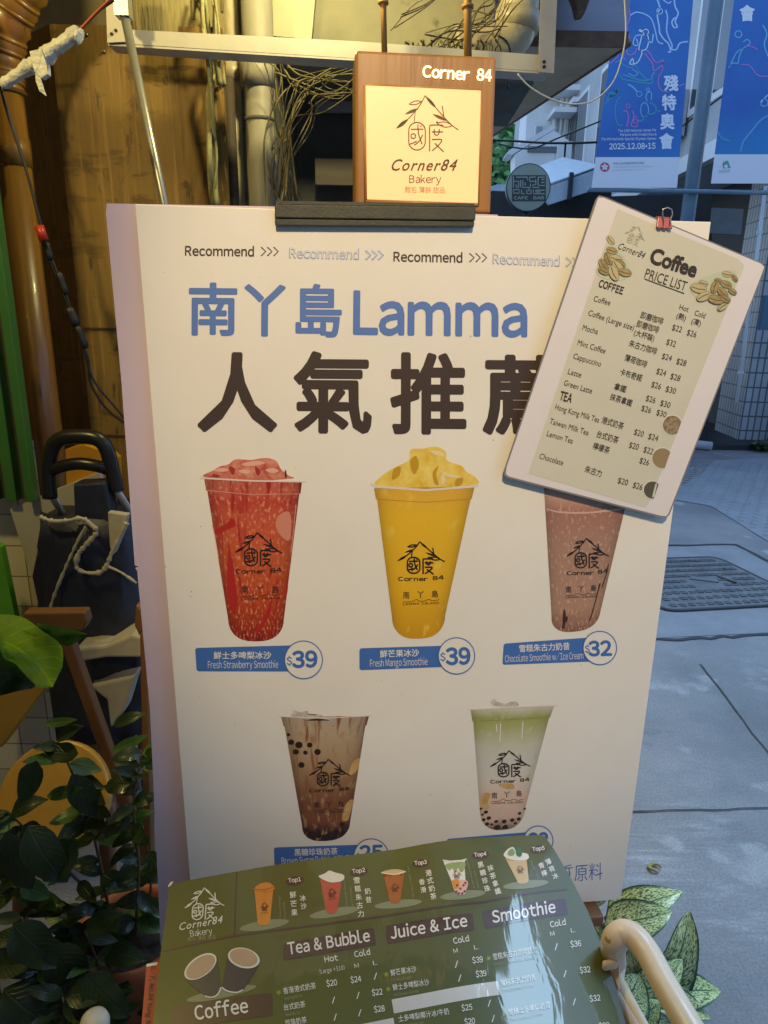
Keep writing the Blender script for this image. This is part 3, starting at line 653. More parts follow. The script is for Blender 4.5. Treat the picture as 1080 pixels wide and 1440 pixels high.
for t, x0, y0, x1, y1, h in (
 ('Hot', 722, 492, 758, 503, 22), ('Cold', 783, 515, 825, 528, 22), ('(熱)', 710, 528, 746, 540, 26), ('(凍)', 770, 550, 806, 561, 26),
 ('Coffee', 380, 460, 446, 477, 23), ('即磨咖啡', 566, 527, 655, 555, 28), ('$22', 693, 574, 731, 585, 24), ('$26', 752, 594, 789, 605, 24),
 ('Coffee (Large size)', 358, 516, 540, 577, 23), ('即磨咖啡', 550, 562, 638, 589, 28), ('(大杯裝)', 540, 597, 620, 622, 27), ('$32', 670, 632, 706, 643, 24),
 ('Mocha', 335, 575, 396, 593, 23), ('朱古力咖啡', 520, 640, 630, 675, 28), ('$24', 652, 689, 690, 700, 24), ('$28', 710, 709, 748, 720, 24),
 ('Mint Coffee', 315, 635, 426, 670, 23), ('薄荷咖啡', 502, 698, 590, 727, 28), ('$24', 630, 749, 667, 760, 24), ('$28', 686, 769, 724, 780, 24),
 ('Cappuccino', 298, 689, 408, 722, 23), ('卡布奇諾', 483, 755, 570, 782, 28), ('$26', 610, 802, 647, 813, 24), ('$30', 667, 820, 706, 831, 24),
 ('Latte', 277, 751, 329, 766, 23), ('拿鐵', 460, 813, 507, 827, 28), ('$26', 588, 857, 625, 868, 24), ('$30', 645, 876, 684, 887, 24),
 ('Green Latte', 260, 796, 372, 830, 23), ('抹茶拿鐵', 443, 854, 530, 882, 28), ('$26', 570, 897, 607, 908, 24), ('$30', 630, 914, 668, 925, 24),
 ('Hong Kong Milk Tea', 225, 892, 400, 946, 23), ('港式奶茶', 410, 947, 496, 974, 28), ('$20', 540, 992, 577, 1003, 24), ('$24', 597, 1009, 635, 1020, 24),
 ('Taiwan Milk Tea', 203, 949, 358, 997, 23), ('台式奶茶', 390, 1003, 475, 1030, 28), ('$20', 520, 1044, 557, 1055, 24), ('$22', 578, 1062, 615, 1073, 24),
 ('Lemon Tea', 192, 999, 295, 1030, 23), ('檸檬茶', 374, 1050, 440, 1071, 28), ('$26', 562, 1106, 598, 1117, 24),
 ('Chocolate', 162, 1089, 256, 1117, 23), ('朱古力', 342, 1143, 408, 1164, 28), ('$20', 475, 1186, 514, 1197, 24), ('$26', 535, 1204, 572, 1215, 24)):
    pr.text(t, x0, y0, x1, y1, h, i_cof, 4, .006 if is_cjk(t) else 0, wide=False)
pr.build('lettering', sheet)
pr = Print(PS).zoom(700, 260, 2.842)
bean = ink('coffee bean print', (.27, .20, .075), col2=(.42, .34, .15), scale=120); bean2 = ink('coffee bean crease print', (.13, .09, .03)); beanlt = ink('coffee bean light print', (.50, .44, .24)); i_sage = ink('sage wash print', (.50, .56, .40))
blob(pr, [(440, 230), (480, 250), (530, 340), (500, 375), (430, 372), (392, 345), (405, 300)], i_sage, 3)
def beans(lst):
    for i, (x, y, r, a) in enumerate(lst):
        l = 4 + i * .5
        pr.circle((x, y), r + 1.5, bean2, l, 18, r * .55 + 1.5, a); pr.circle((x, y), r, bean if i % 3 else beanlt, l + .15, 18, r * .55, a)
        ca, sa = math.cos(a), math.sin(a); pr.stroke([(x - r * .85 * ca, y - r * .85 * sa), (x - .1 * r * sa, y + .1 * r * ca), (x + r * .85 * ca, y + r * .85 * sa)], 3.5, bean2, l + .3)
beans([(450, 217, 20, .9), (455, 258, 22, .3), (440, 290, 26, 1.2), (470, 290, 26, .2), (488, 310, 22, .6), (420, 315, 26, 1.0), (478, 325, 30, .9), (505, 345, 27, .25), (420, 340, 22, .5), (460, 348, 32, 1.15)])
tag(pr.build('bean_picture', sheet), 'coffee beans at the upper left of the sheet', None); pr = Print(PS).zoom(700, 260, 2.842)
blob(pr, [(770, 395), (860, 350), (950, 340), (935, 440), (905, 495), (860, 470), (790, 445)], i_sage, 3)
beans([(915, 352, 20, .2), (945, 368, 16, 1.0), (880, 378, 16, .3), (820, 388, 18, .3), (910, 392, 24, .4), (865, 402, 26, 1.9), (800, 408, 32, .2), (935, 420, 18, .6), (895, 425, 26, .8), (820, 440, 30, 2.7), (868, 452, 32, .2), (905, 450, 22, .5), (893, 482, 20, 2.5)])
cof1 = ink('ground coffee print', (.16, .11, .05), col2=(.40, .32, .18), scale=260); cof2 = ink('milky coffee print', (.30, .22, .11)); cof3 = ink('black coffee print', (.10, .085, .05))
def halfcup(c, r, mm, cut):
    pts = [(c[0] + r * math.cos(a), c[1] + r * math.sin(a)) for a in [2 * math.pi * k / 40 for k in range(40)]]
    pts = [(min(x, cut - (y - c[1]) * .35), y) for x, y in pts]; big = [(min(c[0] + (x - c[0]) * 1.12, cut - (y - c[1]) * .35), c[1] + (y - c[1]) * 1.12) for x, y in pts]
    pr.poly(big, ink('china rim print', (.66, .68, .56)), 3); pr.poly(pts, mm, 4)
tag(pr.build('bean_picture', sheet), 'coffee beans at the upper right of the sheet', None)
for c_, r_, m_, k_, l_ in (((695, 955), 38, cof1, 726, 'cup of ground coffee'), ((655, 1087), 40, cof2, 678, 'cup of milky coffee')):
    pr = Print(PS).zoom(700, 260, 2.842); halfcup(c_, r_, m_, k_); tag(pr.build('cup_picture', sheet), l_, None)
pr = Print(PS).zoom(700, 260, 2.842); halfcup((615, 1214), 34, cof3, 632)
pr.poly([(626, 1190), (634, 1186), (622, 1240), (612, 1244)], ink('cup gleam print', (.55, .60, .48)), 5)
tag(pr.build('cup_picture', sheet), 'cup of black coffee', None)
# binder clip
clip = thing('binder_clip', 'small pink binder clip holding the coffee price list', 'clip', tuple(PS.px((932, 312))))
pinkm = mat('pink enamel', (.50, .14, .10), .3, coat=.5, col2=(.40, .09, .07), scale=40); wire = mat('steel wire', (.35, .33, .30), .3, metal=1.)
b = MB(); b.prism([PS.px((924, 304), .0015), PS.px((942, 306), .0015), PS.px((943, 320), .0035), PS.px((921, 318.5), .0035)], N_ * .0012, pinkm)
b.prism([PS.px((924, 304), .0027), PS.px((942, 306), .0027), PS.px((942, 306), -.026), PS.px((924, 304), -.026)], Vector((0, 0, .001)), pinkm); b.build('jaw', clip, .0006)
b = MB(); b.tube([PS.px(p, .004) for p in ((930, 318), (930.5, 308), (929, 300), (930, 293), (936, 291), (942, 293.5), (943, 300), (940, 308), (939, 318))], .0007, wire, 6); b.build('wire_handle', clip)
b = MB()
for p in ((925, 318.5), (932, 319), (939.5, 319.5)): b.tube([PS.px((p[0] - 2.2, p[1] - .2), .0043), PS.px((p[0] + 2.2, p[1] + .2), .0043)], .0012, pinkm, 8)
b.build('hinge', clip)

# ================================================================== green menu lying on a cream rack
MV = Vector((.1428, -.9726, -.1834)).normalized(); MU = Vector((.98944, .13553, .05145)); MN = MU.cross(MV).normalized()
if MN.z < 0: MN = -MN
MU = (MV.cross(MN)).normalized()
if MU.x < 0: MU = -MU
def scale_for(pa, pb, width):
    """distance factor at which two pixels seen on a plane of normal MN are `width` apart"""
    da, db = ray(pa), ray(pb); ta, tb = 1 / da.dot(MN), 1 / db.dot(MN); return width / (da * ta - db * tb).length, ta
kk, ta = scale_for((243, 1243), (765, 1175), .42)
M0 = CAM + ray((243, 1243)) * (ta * abs(kk))
if (M0 - CAM).dot(fwd) < 0: M0 = CAM - ray((243, 1243)) * (ta * abs(kk))
def mbend(u, v):
    a = max(0, u - .27); c = max(0, .10 - u)
    return -1.1 * a * a - .35 * c * c
MS = Surf(M0, MU, MV, MN, mbend)
menu = thing('drinks_menu', 'glossy green laminated drinks menu lying tilted on the cream rack', 'menu', tuple(MS.px((520, 1400))))
def gloss_mat(name, col, rough, col2, wave):
    m = mat(name, col, rough, col2=col2, scale=9, coat=.9, spec=.5)
    nt = m.node_tree; bs = nt.nodes['Principled BSDF']
    tc = _n(nt, 'ShaderNodeTexCoord'); mp = _n(nt, 'ShaderNodeMapping'); mp.inputs['Scale'].default_value = (34, 9, 12); nt.links.new(tc.outputs['Object'], mp.inputs[0])
    nz = _n(nt, 'ShaderNodeTexNoise'); nz.inputs['Scale'].default_value = 1; nz.inputs['Detail'].default_value = 4; nz.inputs['Distortion'].default_value = .5; nt.links.new(mp.outputs[0], nz.inputs['Vector'])
    bp = _n(nt, 'ShaderNodeBump'); bp.inputs['Strength'].default_value = wave; bp.inputs['Distance'].default_value = .01
    nt.links.new(nz.outputs[0], bp.inputs['Height']); nt.links.new(bp.outputs[0], bs.inputs['Coat Normal']); bs.inputs['Coat Roughness'].default_value = .06; bs.inputs['Coat IOR'].default_value = 1.48
    return m
g_menu = gloss_mat('olive green menu print', (.070, .085, .010), .5, (.062, .075, .008), .10)
m_out = [(243, 1243), (270, 1237), (320, 1228), (383, 1217), (440, 1209), (500, 1202), (560, 1194), (633, 1181.5), (700, 1177), (763, 1175), (766, 1176), (780, 1196), (800, 1230), (826, 1280), (850, 1340), (868, 1395), (884, 1455), (905, 1540), (500, 1620), (190, 1640), (205, 1520), (215, 1440), (226, 1340), (234, 1280), (238, 1248)]
pr = Print(MS); pr.poly(m_out, g_menu, 1); pr.build('menu_face', menu, .012)
bk = Print(MS); bk.poly(m_out, lam, -4); bk.build('menu_back', menu, .012)
m_brn = gloss_mat('menu brown print', (.055, .022, .018), .45, (.05, .02, .016), .12); m_sage = gloss_mat('menu sage print', (.20, .22, .12), .45, (.20, .22, .12), .12)
m_wht = gloss_mat('menu white print', (.72, .70, .62), .45, (.72, .70, .62), .1); m_fade = gloss_mat('menu faded print', (.27, .28, .16), .45, (.27, .28, .16), .1)
m_tape = gloss_mat('white label tape', (.50, .48, .44), .4, (.62, .60, .55), .2); m_nav = gloss_mat('menu navy print', (.012, .014, .035), .45, (.014, .016, .04), .1); m_cofp = gloss_mat('menu latte print', (.45, .30, .20), .45, (.45, .30, .20), .1)
pr = Print(MS).zoom(0, 0, 1)
pr.stroke([(227, 1338), (328, 1316.5), (432, 1303), (540, 1288.5), (680, 1269), (797, 1251)], 3, m_brn, 2); pr.stroke([(333, 1226), (329.5, 1316)], 2.4, m_brn, 2)
pr.rrect([(398, 1327), (526, 1305), (529, 1329), (399, 1351)], 4, m_brn, 2); pr.rrect([(542, 1302), (664, 1284), (667, 1308), (544, 1328)], 4, m_brn, 2)
pr.rrect([(677, 1282), (795, 1264), (799, 1286), (682, 1307)], 4, m_brn, 2); pr.rrect([(243, 1414), (383, 1396), (384, 1428), (240, 1450)], 4, m_brn, 2)
pr.zoom(540, 1160, 3)
pr.poly([(32, 738), (478, 660), (488, 718), (42, 797)], m_tape, 2); pr.poly([(-110, 845), (40, 815), (48, 870), (-100, 905)], m_tape, 2)
pr.zoom(200, 1160, 3)
for x, y, rx, ry in ((515, 424, 105, 20), (810, 371, 105, 19)): pr.circle((x, y), rx, m_sage, 2, 40, ry, -.16)
pr.circle((335, 712), 150, m_sage, 2, 40, 20, -.2)
pr.zoom(540, 1160, 3)
for x, y, rx, ry in ((60, 335, 100, 17), (332, 297, 96, 18), (598, 253, 96, 17)): pr.circle((x, y), rx, m_sage, 2, 40, ry, -.11)
pr.build('menu_panels', menu, .012)
# lettering
pr = Print(MS).zoom(480, 60, 4.5)
f = lambda p: ((0.9 * (p[0] - 532) * .167 + 288 - (p[1] - 333) * .006 - 480) * 4.5 + 0, 0)
pr.zoom(0, 0, 1)
f = affine((287.5, 1249), (.142, -.012), (-.008, .128)); logo(pr, f, m_wht, 3, 12, False)
pr.text('Corner84', 253, 1309, 315, 1298, 10.5, m_wht, 3, .008, .42, 1.15, wide=False); pr.text('Bakery', 268, 1318, 299, 1314, 9, m_wht, 3); pr.text('麵包 薄餅 甜品', 264, 1325, 304, 1321, 6, m_fade, 3)
pr.text('Tea & Bubble', 406, 1343, 521, 1324, 17, m_wht, 3, .02, .05, 1.08); pr.text('Juice & Ice', 550, 1321, 658, 1303, 17, m_wht, 3, .02, .05, 1.08); pr.text('Smoothie', 693, 1298.5, 782, 1283.5, 17, m_wht, 3, .02, .05, 1.08); pr.text('Coffee', 275, 1435, 350, 1424, 20, m_wht, 3, .02, .05, 1.08)
for t, x0, y0, x1, y1 in (('Hot', 457, 1354, 476, 1351), ('Cold', 499, 1347, 521, 1343), ('Cold', 638, 1328, 660, 1324), ('Cold', 774, 1305, 796, 1301)): pr.text(t, x0, y0, x1, y1, 8.5, m_wht, 3, .015)
pr.text('(Large +$10)', 450, 1370, 485, 1364, 6, m_wht, 3)
for t, x, y in (('M', 499, 1362), ('L', 525, 1358), ('M', 638, 1341), ('L', 667, 1336), ('M', 774, 1317), ('L', 803, 1312)): pr.text(t, x, y, x + 6, y - 1, 6, m_wht, 3)
for t, x, y in (('$20', 467, 1383), ('$24', 501, 1378), ('/', 528, 1373.5), ('/', 469, 1407), ('/', 503.5, 1400.5), ('$22', 531, 1396), ('/', 471.5, 1431), ('/', 506, 1425), ('$28', 534, 1419.5),
                ('/', 642, 1356.5), ('$39', 672, 1350.5), ('/', 646.5, 1376), ('$39', 677, 1370), ('$25', 657, 1417.5), ('/', 688, 1411.5), ('$20', 661, 1437), ('/', 693.5, 1433),
                ('/', 782, 1332), ('$36', 810, 1328), ('/', 794.5, 1370), ('$32', 823, 1364.5), ('/', 807.5, 1409.5), ('$32', 837, 1404.5), ('/', 821, 1447), ('$39', 850, 1443)):
    if t == '/': pr.stroke([(x - 1.6, y + 5), (x + 1.6, y - 5)], 1.3, m_wht, 3)
    else: pr.text(t, x - 7.5, y + 5, x + 7.5, y + 3, 8.5, m_wht, 3, .02)
for t, s_, x0, y0, x1, y1, star in (('香滑港式奶茶', 'Hong Kong Milk Tea', 399, 1399, 445, 1391, 1), ('台式奶茶', 'Taiwan Milk Tea', 400, 1422, 430, 1417, 0), ('珍珠奶茶', 'Bubble Milk Tea', 402, 1444, 432, 1439, 0),
    ('鮮芒果冰沙', 'Fresh Mango Smoothie', 550, 1373.5, 586, 1367.5, 1), ('鮮士多啤梨冰沙', 'Fresh Strawberry Smoothie', 553, 1394, 604, 1386, 1), ('士多啤梨椰汁冰/牛奶', 'Strawberry Coconut Juice', 561, 1438, 632, 1427, 0),
    ('雪糕朱古力咖啡奶昔', 'Chocolate & coffee smoothie w/ Ice cream', 694, 1351, 756, 1340, 1), ('雪糕朱古力奶昔', 'Chocolate Smoothie w / Ice Cream', 705, 1388, 754, 1379, 0), ('雪糕士多啤梨奶昔', 'Strawberry Smoothie w / Ice cream', 716, 1429, 774, 1418, 1)):
    pr.text(t, x0, y0, x1, y1, 9, m_wht, 3, .004)
    dx, dy = (x1 - x0), (y1 - y0); w2 = 24 / 30 * len(s_) * 1.75
    pr.text(s_, x0 + 1, y0 + 8, x0 + 1 + w2, y0 + 8 + dy / dx * w2, 4.2, m_fade, 3)
    if star:
        c = (x0 - 7, y0 - 2.5)
        for k in range(3): a = k * math.pi / 3 + .2; pr.stroke([(c[0] - 3.6 * math.cos(a), c[1] - 3.6 * math.sin(a)), (c[0] + 3.6 * math.cos(a), c[1] + 3.6 * math.sin(a))], 1.1, gloss_mat('menu star print', (.30, .36, .03), .45, (.30, .36, .03), .1), 3)
pr.build('menu_lettering', menu)
# the five small top drinks
p_or = gloss_mat('orange drink print', (.55, .19, .012), .4, (.60, .24, .02), .1); p_rd = gloss_mat('red drink print', (.48, .10, .055), .4, (.40, .05, .03), .1); p_tea = gloss_mat('tea drink print', (.40, .13, .025), .4, (.28, .07, .02), .1)
p_pl = gloss_mat('pale drink print', (.50, .36, .16), .4, (.55, .42, .22), .1); p_ice = gloss_mat('menu ice print', (.60, .58, .50), .4, (.72, .70, .64), .1); p_gr = gloss_mat('menu leaf print', (.03, .10, .03), .4, (.05, .16, .05), .1); p_lg = gloss_mat('menu matcha print', (.16, .26, .06), .4, (.30, .38, .16), .1); p_pk = gloss_mat('menu pink print', (.62, .32, .26), .4, (.66, .40, .32), .1); p_dk = gloss_mat('menu dark mark', (.10, .03, .015), .4, (.10, .03, .015), .1)
D_ = lambda z: Print(MS).zoom(*z)
ZA, ZB = (200, 1160, 3), (540, 1160, 3)
pr = D_(ZA); blob(pr, [(475, 270), (500, 250), (530, 245), (552, 258), (558, 275), (515, 285)], p_or, 4); cup(pr, (470, 272), (556, 264), (474, 285), (554, 278), (486, 405), (541, 400), (514, 426), p_or, 3, 6); pr.stroke([(464, 274), (515, 276), (562, 264)], 4, p_rd, 5)
logo(pr, affine((516, 330), (.10, -.01), (0, .10)), p_dk, 5, 16, False); pr.text('Corner 84', 500, 378, 532, 374, 6, p_dk, 5)
tag(pr.build('drink_picture', menu, .012), 'orange mango drink under the word Top1', None)
pr = D_(ZA); blob(pr, [(745, 222), (770, 208), (790, 196), (815, 204), (850, 215), (845, 238), (795, 246)], p_ice, 5); cup(pr, (748, 230), (845, 222), (752, 245), (843, 238), (772, 352), (826, 348), (800, 376), p_rd, 3, 6)
logo(pr, affine((800, 270), (.11, -.01), (0, .11)), p_dk, 5, 16, False); pr.text('Corner 84', 782, 320, 820, 316, 7, p_dk, 5)
tag(pr.build('drink_picture', menu, .012), 'red drink topped with white ice beside Top2', None)
pr = D_(ZB); cup(pr, (-5, 205), (88, 198), (-2, 215), (86, 210), (22, 315), (70, 312), (47, 333), p_tea, 3, 6); blob(pr, [(-10, 205), (20, 192), (60, 190), (90, 200), (50, 215)], p_pl, 4); pr.stroke([(-12, 205), (40, 212), (93, 200)], 4, p_ice, 5); logo(pr, affine((46, 250), (.10, -.008), (0, .10)), p_dk, 6, 16, False)
tag(pr.build('drink_picture', menu, .012), 'brown red milk tea beside Top3', None)
pr = D_(ZB); cup(pr, (250, 155), (344, 148), (255, 170), (340, 162), (298, 272), (346, 270), (325, 298), p_ice, 3, 6)
blob(pr, [(262, 168), (340, 160), (335, 195), (322, 200), (312, 185), (300, 205), (288, 185), (275, 195)], p_lg, 4); blob(pr, [(288, 240), (350, 238), (348, 275), (325, 296), (300, 285)], p_pk, 4); blob(pr, [(285, 240), (312, 232), (318, 262), (296, 272)], p_or, 5)
for x, y in ((305, 285), (315, 292), (330, 293), (340, 284), (322, 272), (308, 258), (343, 248), (335, 258)): pr.circle((x, y), 5, p_dk, 6, 8)
pr.stroke([(248, 152), (300, 160), (348, 147)], 5, p_ice, 5); logo(pr, affine((305, 195), (.10, -.008), (.008, .10)), p_dk, 6, 16, False)
tag(pr.build('drink_picture', menu, .012), 'green and pink pearl drink beside Top4', None)
pr = D_(ZB); cup(pr, (510, 135), (605, 128), (515, 150), (602, 144), (560, 236), (610, 232), (585, 250), p_pl, 3, 6); blob(pr, [(505, 132), (522, 105), (545, 96), (560, 115), (605, 125), (605, 148), (550, 152)], p_ice, 4); blob(pr, [(558, 130), (556, 105), (570, 97), (582, 110), (580, 132), (570, 138)], p_gr, 5); blob(pr, [(522, 118), (540, 102), (552, 118), (545, 132), (525, 132)], p_lg, 5); logo(pr, affine((572, 175), (.09, -.008), (.01, .09)), p_dk, 6, 16, False)
tag(pr.build('drink_picture', menu, .012), 'pale drink with a dark leaf beside Top5', None)
pr = Print(MS).zoom(200, 1160, 3)
for t, x, y in (('Top1', 644, 237), ('Top2', 914, 198)): pr.circle((x, y), 39, m_brn, 2, 28, 19, -.15); pr.text(t, x - 27, y + 9, x + 27, y + 2, 18, m_wht, 3, .02)
pr.vtext('鮮芒果', 636, 297, 642, 372, 27, m_wht, 3, .01); pr.vtext('冰沙', 678, 311, 681, 345, 25, m_wht, 3, .01); pr.vtext('雪糕朱古力', 905, 236, 922, 377, 26, m_wht, 3, .01); pr.vtext('奶昔', 951, 282, 955, 318, 25, m_wht, 3, .01)
for t, a, b_ in (('Fresh Mango', (588, 392), (582, 302)), ('Smoothie', (607, 398), (602, 325)), ('Chocolate Smoothie', (868, 345), (853, 215)), ('w/Ice Cream', (890, 345), (882, 262))): pr.text(t, *a, *b_, 9, m_fade, 3)
pr.zoom(540, 1160, 3)
for t, x, y in (('Top3', 155, 163), ('Top4', 407, 128), ('Top5', 652, 104)): pr.circle((x, y), 36, m_brn, 2, 28, 17, -.12); pr.text(t, x - 26, y + 9, x + 26, y + 3, 17, m_wht, 3, .02)
pr.vtext('港式奶茶', 188, 205, 208, 303, 26, m_wht, 3, .01); pr.vtext('香滑', 160, 243, 166, 276, 24, m_wht, 3, .01); pr.vtext('黑糖珍珠', 408, 170, 435, 270, 25, m_wht, 3, .01); pr.vtext('抹茶拿鐵', 449, 184, 480, 282, 25, m_wht, 3, .01); pr.vtext('青檸', 664, 174, 676, 206, 24, m_wht, 3, .01); pr.vtext('薄荷冰', 693, 158, 722, 218, 24, m_wht, 3, .01)
for t, a, b_ in (('HK Style Milk Tea', (128, 308), (105, 175)), ('Brown Sugar Bubble', (384, 268), (352, 145)), ('Matcha Latte', (402, 268), (384, 195)), ('Mint Lime Ice', (655, 228), (622, 150))): pr.text(t, *a, *b_, 8, m_fade, 3)
pr.build('top_drink_lettering', menu)
# two paper cups picture
pr = Print(MS).zoom(200, 1160, 3)
pr.poly([(176, 640), (200, 600), (250, 560), (300, 545), (318, 560), (332, 685), (318, 718), (290, 728), (262, 722), (190, 662)], m_nav, 3); pr.circle((246, 600), 78, m_wht, 4, 36, 42, -.62); pr.circle((247, 601), 70, m_cofp, 5, 36, 36, -.62)
pr.poly([(362, 550), (370, 530), (430, 520), (490, 560), (494, 590), (430, 695), (400, 709), (360, 703), (336, 685)], m_nav, 3); pr.circle((429, 564), 68, m_wht, 4, 36, 42, .25); pr.circle((429, 562), 60, m_cofp, 5, 36, 36, .25)
pr.stroke([(p.x, p.y) for p in cr([(264, 724), (292, 730), (318, 718), (333, 688)], 5)], 5, m_wht, 4); pr.stroke([(p.x, p.y) for p in cr([(336, 688), (362, 704), (400, 709), (425, 698)], 5)], 5, m_wht, 4)
pr.build('paper_cups_picture', menu, .012)
# bright crinkle of film at the corner
pr = Print(MS); pr.poly([(236, 1247), (240, 1241), (244, 1240), (241, 1245), (237, 1248)], m_wht, 3); pr.build('corner_film', menu)
# red address card under the menu
MS2 = Surf(M0 - MN * .012, MU, MV, MN)
card = thing('address_card', 'red card with a street address sticking out under the green menu', 'card', tuple(MS2.px((215, 1400))))
redm = mat('red card', (.48, .065, .03), .5, col2=(.42, .05, .025), scale=30)
b = MB(); b.prism([MS2.px(p) for p in ((206, 1356), (222, 1353), (262, 1350), (254, 1600), (180, 1600), (199, 1440))], -MN * .0015, redm); b.build('card', card)
pr = Print(MS2); pr.text('G/F, No.84 Yung Shue Wan Main Street', 213, 1358, 196, 1530, 6.5, i_black, 2, .01); pr.build('lettering', card)
pr = Print(MS2); pr.poly([(206, 1356), (222, 1353), (221, 1357), (206, 1360)], i_white, 1); pr.build('card_edge', card)

# cream tube rack that carries the menu
creamp = mat('cream enamel', (.70, .57, .41), .38, col2=(.62, .49, .34), scale=11, coat=.2, bump=.05, bscale=45, spots=(.34, .22, .12), sscale=48, sth=.70)
rk = thing('tube_rack', 'cream painted metal tube rack with a curved side rail under the menu', 'rack', (.05, .55, 0))
rp = lambda x, y, o=0.0: (lambda d: CAM + d * (((M0 - MN * (.022 + o)) - CAM).dot(MN) / d.dot(MN)))(ray((x, y)))
b = MB(); b.prism([rp(262, 1262), rp(748, 1196), rp(858, 1500), rp(880, 1640), rp(215, 1640), rp(240, 1400)], -MN * .006, creamp); b.build('shelf', rk, .002)
rz = lambda x, y, dz: atZ(x, y, dz)
ZR = rp(860, 1360).z
def rr(x, y, dz): return atZ(x, y, ZR + dz)
b = MB(); b.tube(cr([rr(864, 1352, -.035), rr(862, 1338, -.005), rr(864, 1322, .02), rr(876, 1312, .030), rr(893, 1318, .032), rr(912, 1342, .03), rr(935, 1385, .028), rr(965, 1436, .026), rr(1010, 1515, .02), rr(1060, 1600, .01)], 8), .0125, creamp, 16); b.build('side_rail', rk)
b = MB(); b.prism([rr(838, 1330, -.004), rr(852, 1327, -.004), rr(872, 1354, -.004), rr(872, 1392, -.02), rr(866, 1398, -.02), rr(846, 1352, -.02)], Vector((0, 0, -.012)), creamp); b.prism([rr(846, 1349, .002), rr(871, 1345, .002), rr(871, 1353, .002), rr(850, 1357, .002)], Vector((0, 0, -.01)), creamp); b.build('bracket', rk, .003)
for x0, y0, x1, y1, rad in ((868, 1376, 905, 1445, .0062), (862, 1398, 893, 1450, .0075)):
    b = MB(); b.tube([rr(x0, y0, -.03), rr(x1, y1, -.032), rr(x1 + (x1 - x0) * 2.5, y1 + (y1 - y0) * 2.5, -.035)], rad, creamp, 12); b.build('rod', rk)
b = MB(); b.tube([rr(864, 1352, -.03), rr(864, 1352, -.03) * 1 + Vector((0, 0, -.66))], .012, creamp, 12); b.build('leg', rk)
for x, y in ((300, 1275), (250, 1600), (1055, 1595)):
    p = rr(x, y, -.03); b = MB(); b.tube([p, Vector((p.x, p.y, 0.0))], .012, creamp, 12); b.build('leg', rk)

# ================================================================== ground
conc = mat('worn concrete', (.135, .138, .145), .78, col2=(.215, .215, .22), scale=1.7, bump=.25, bscale=45, spots=(.26, .26, .265), sscale=3.2, sth=.60, spec=.35, detail=10)
b = MB(); b.add([(-60, -60, 0), (60, -60, 0), (60, 120, 0), (-60, 120, 0)], [(0, 1, 2, 3)], conc); struct(b.build('ground'))
jm = mat('dark joint', (.035, .037, .042), .9)
def gstrip(name, pts, wd, m, z=.004):
    P = [Vector((p.x, p.y)) for p in pts]; n = len(P); L = []; R = []
    for i in range(n):
        t = (P[min(i + 1, n - 1)] - P[max(i - 1, 0)]).normalized(); nn = Vector((-t.y, t.x)); j = wd * (.35 + .3 * random.random()) if n > 4 else wd / 2
        L.append((*(P[i] + nn * j), z)); R.append((*(P[i] - nn * j), z))
    b = MB(); b.add(L + R, [(i, i + n, i + 1 + n, i + 1) for i in range(n - 1)], m); return struct(b.build(name))
def jag(a, c, n, amp):
    a = Vector(a); c = Vector(c); d = (c - a); nn = Vector((-d.y, d.x)).normalized()
    return [a + d * (i / n) + nn * random.uniform(-amp, amp) for i in range(n + 1)]
G = lambda x, y: atZ(x, y, 0)
gstrip('pavement_joint', [G(*q) for q in jag((700, 910), (1300, 884), 40, 1.8)], .020, jm)
gstrip('pavement_joint', [G(*q) for q in jag((700, 1146), (1300, 1133), 30, 1.0)], .006, jm)
gstrip('pavement_joint', [G(*q) for q in jag((985, 935), (1300, 1352), 26, 1.2)], .005, jm)
gstrip('pavement_joint', [G(*q) for q in jag((760, 770), (1034, 766), 20, .5)], .022, jm); gstrip('pavement_joint', [G(*q) for q in jag((1034, 766), (1300, 900), 20, .5)], .022, jm)
patch = mat('new cement patch', (.20, .21, .225), .7, col2=(.155, .16, .172), scale=5, bump=.15, bscale=60)
b = MB(); b.add([G(*p) + Vector((0, 0, .002)) for p in ((760, 771), (1033, 768), (1252, 882), (700, 908))], [(0, 1, 2, 3)], patch); struct(b.build('pavement'))
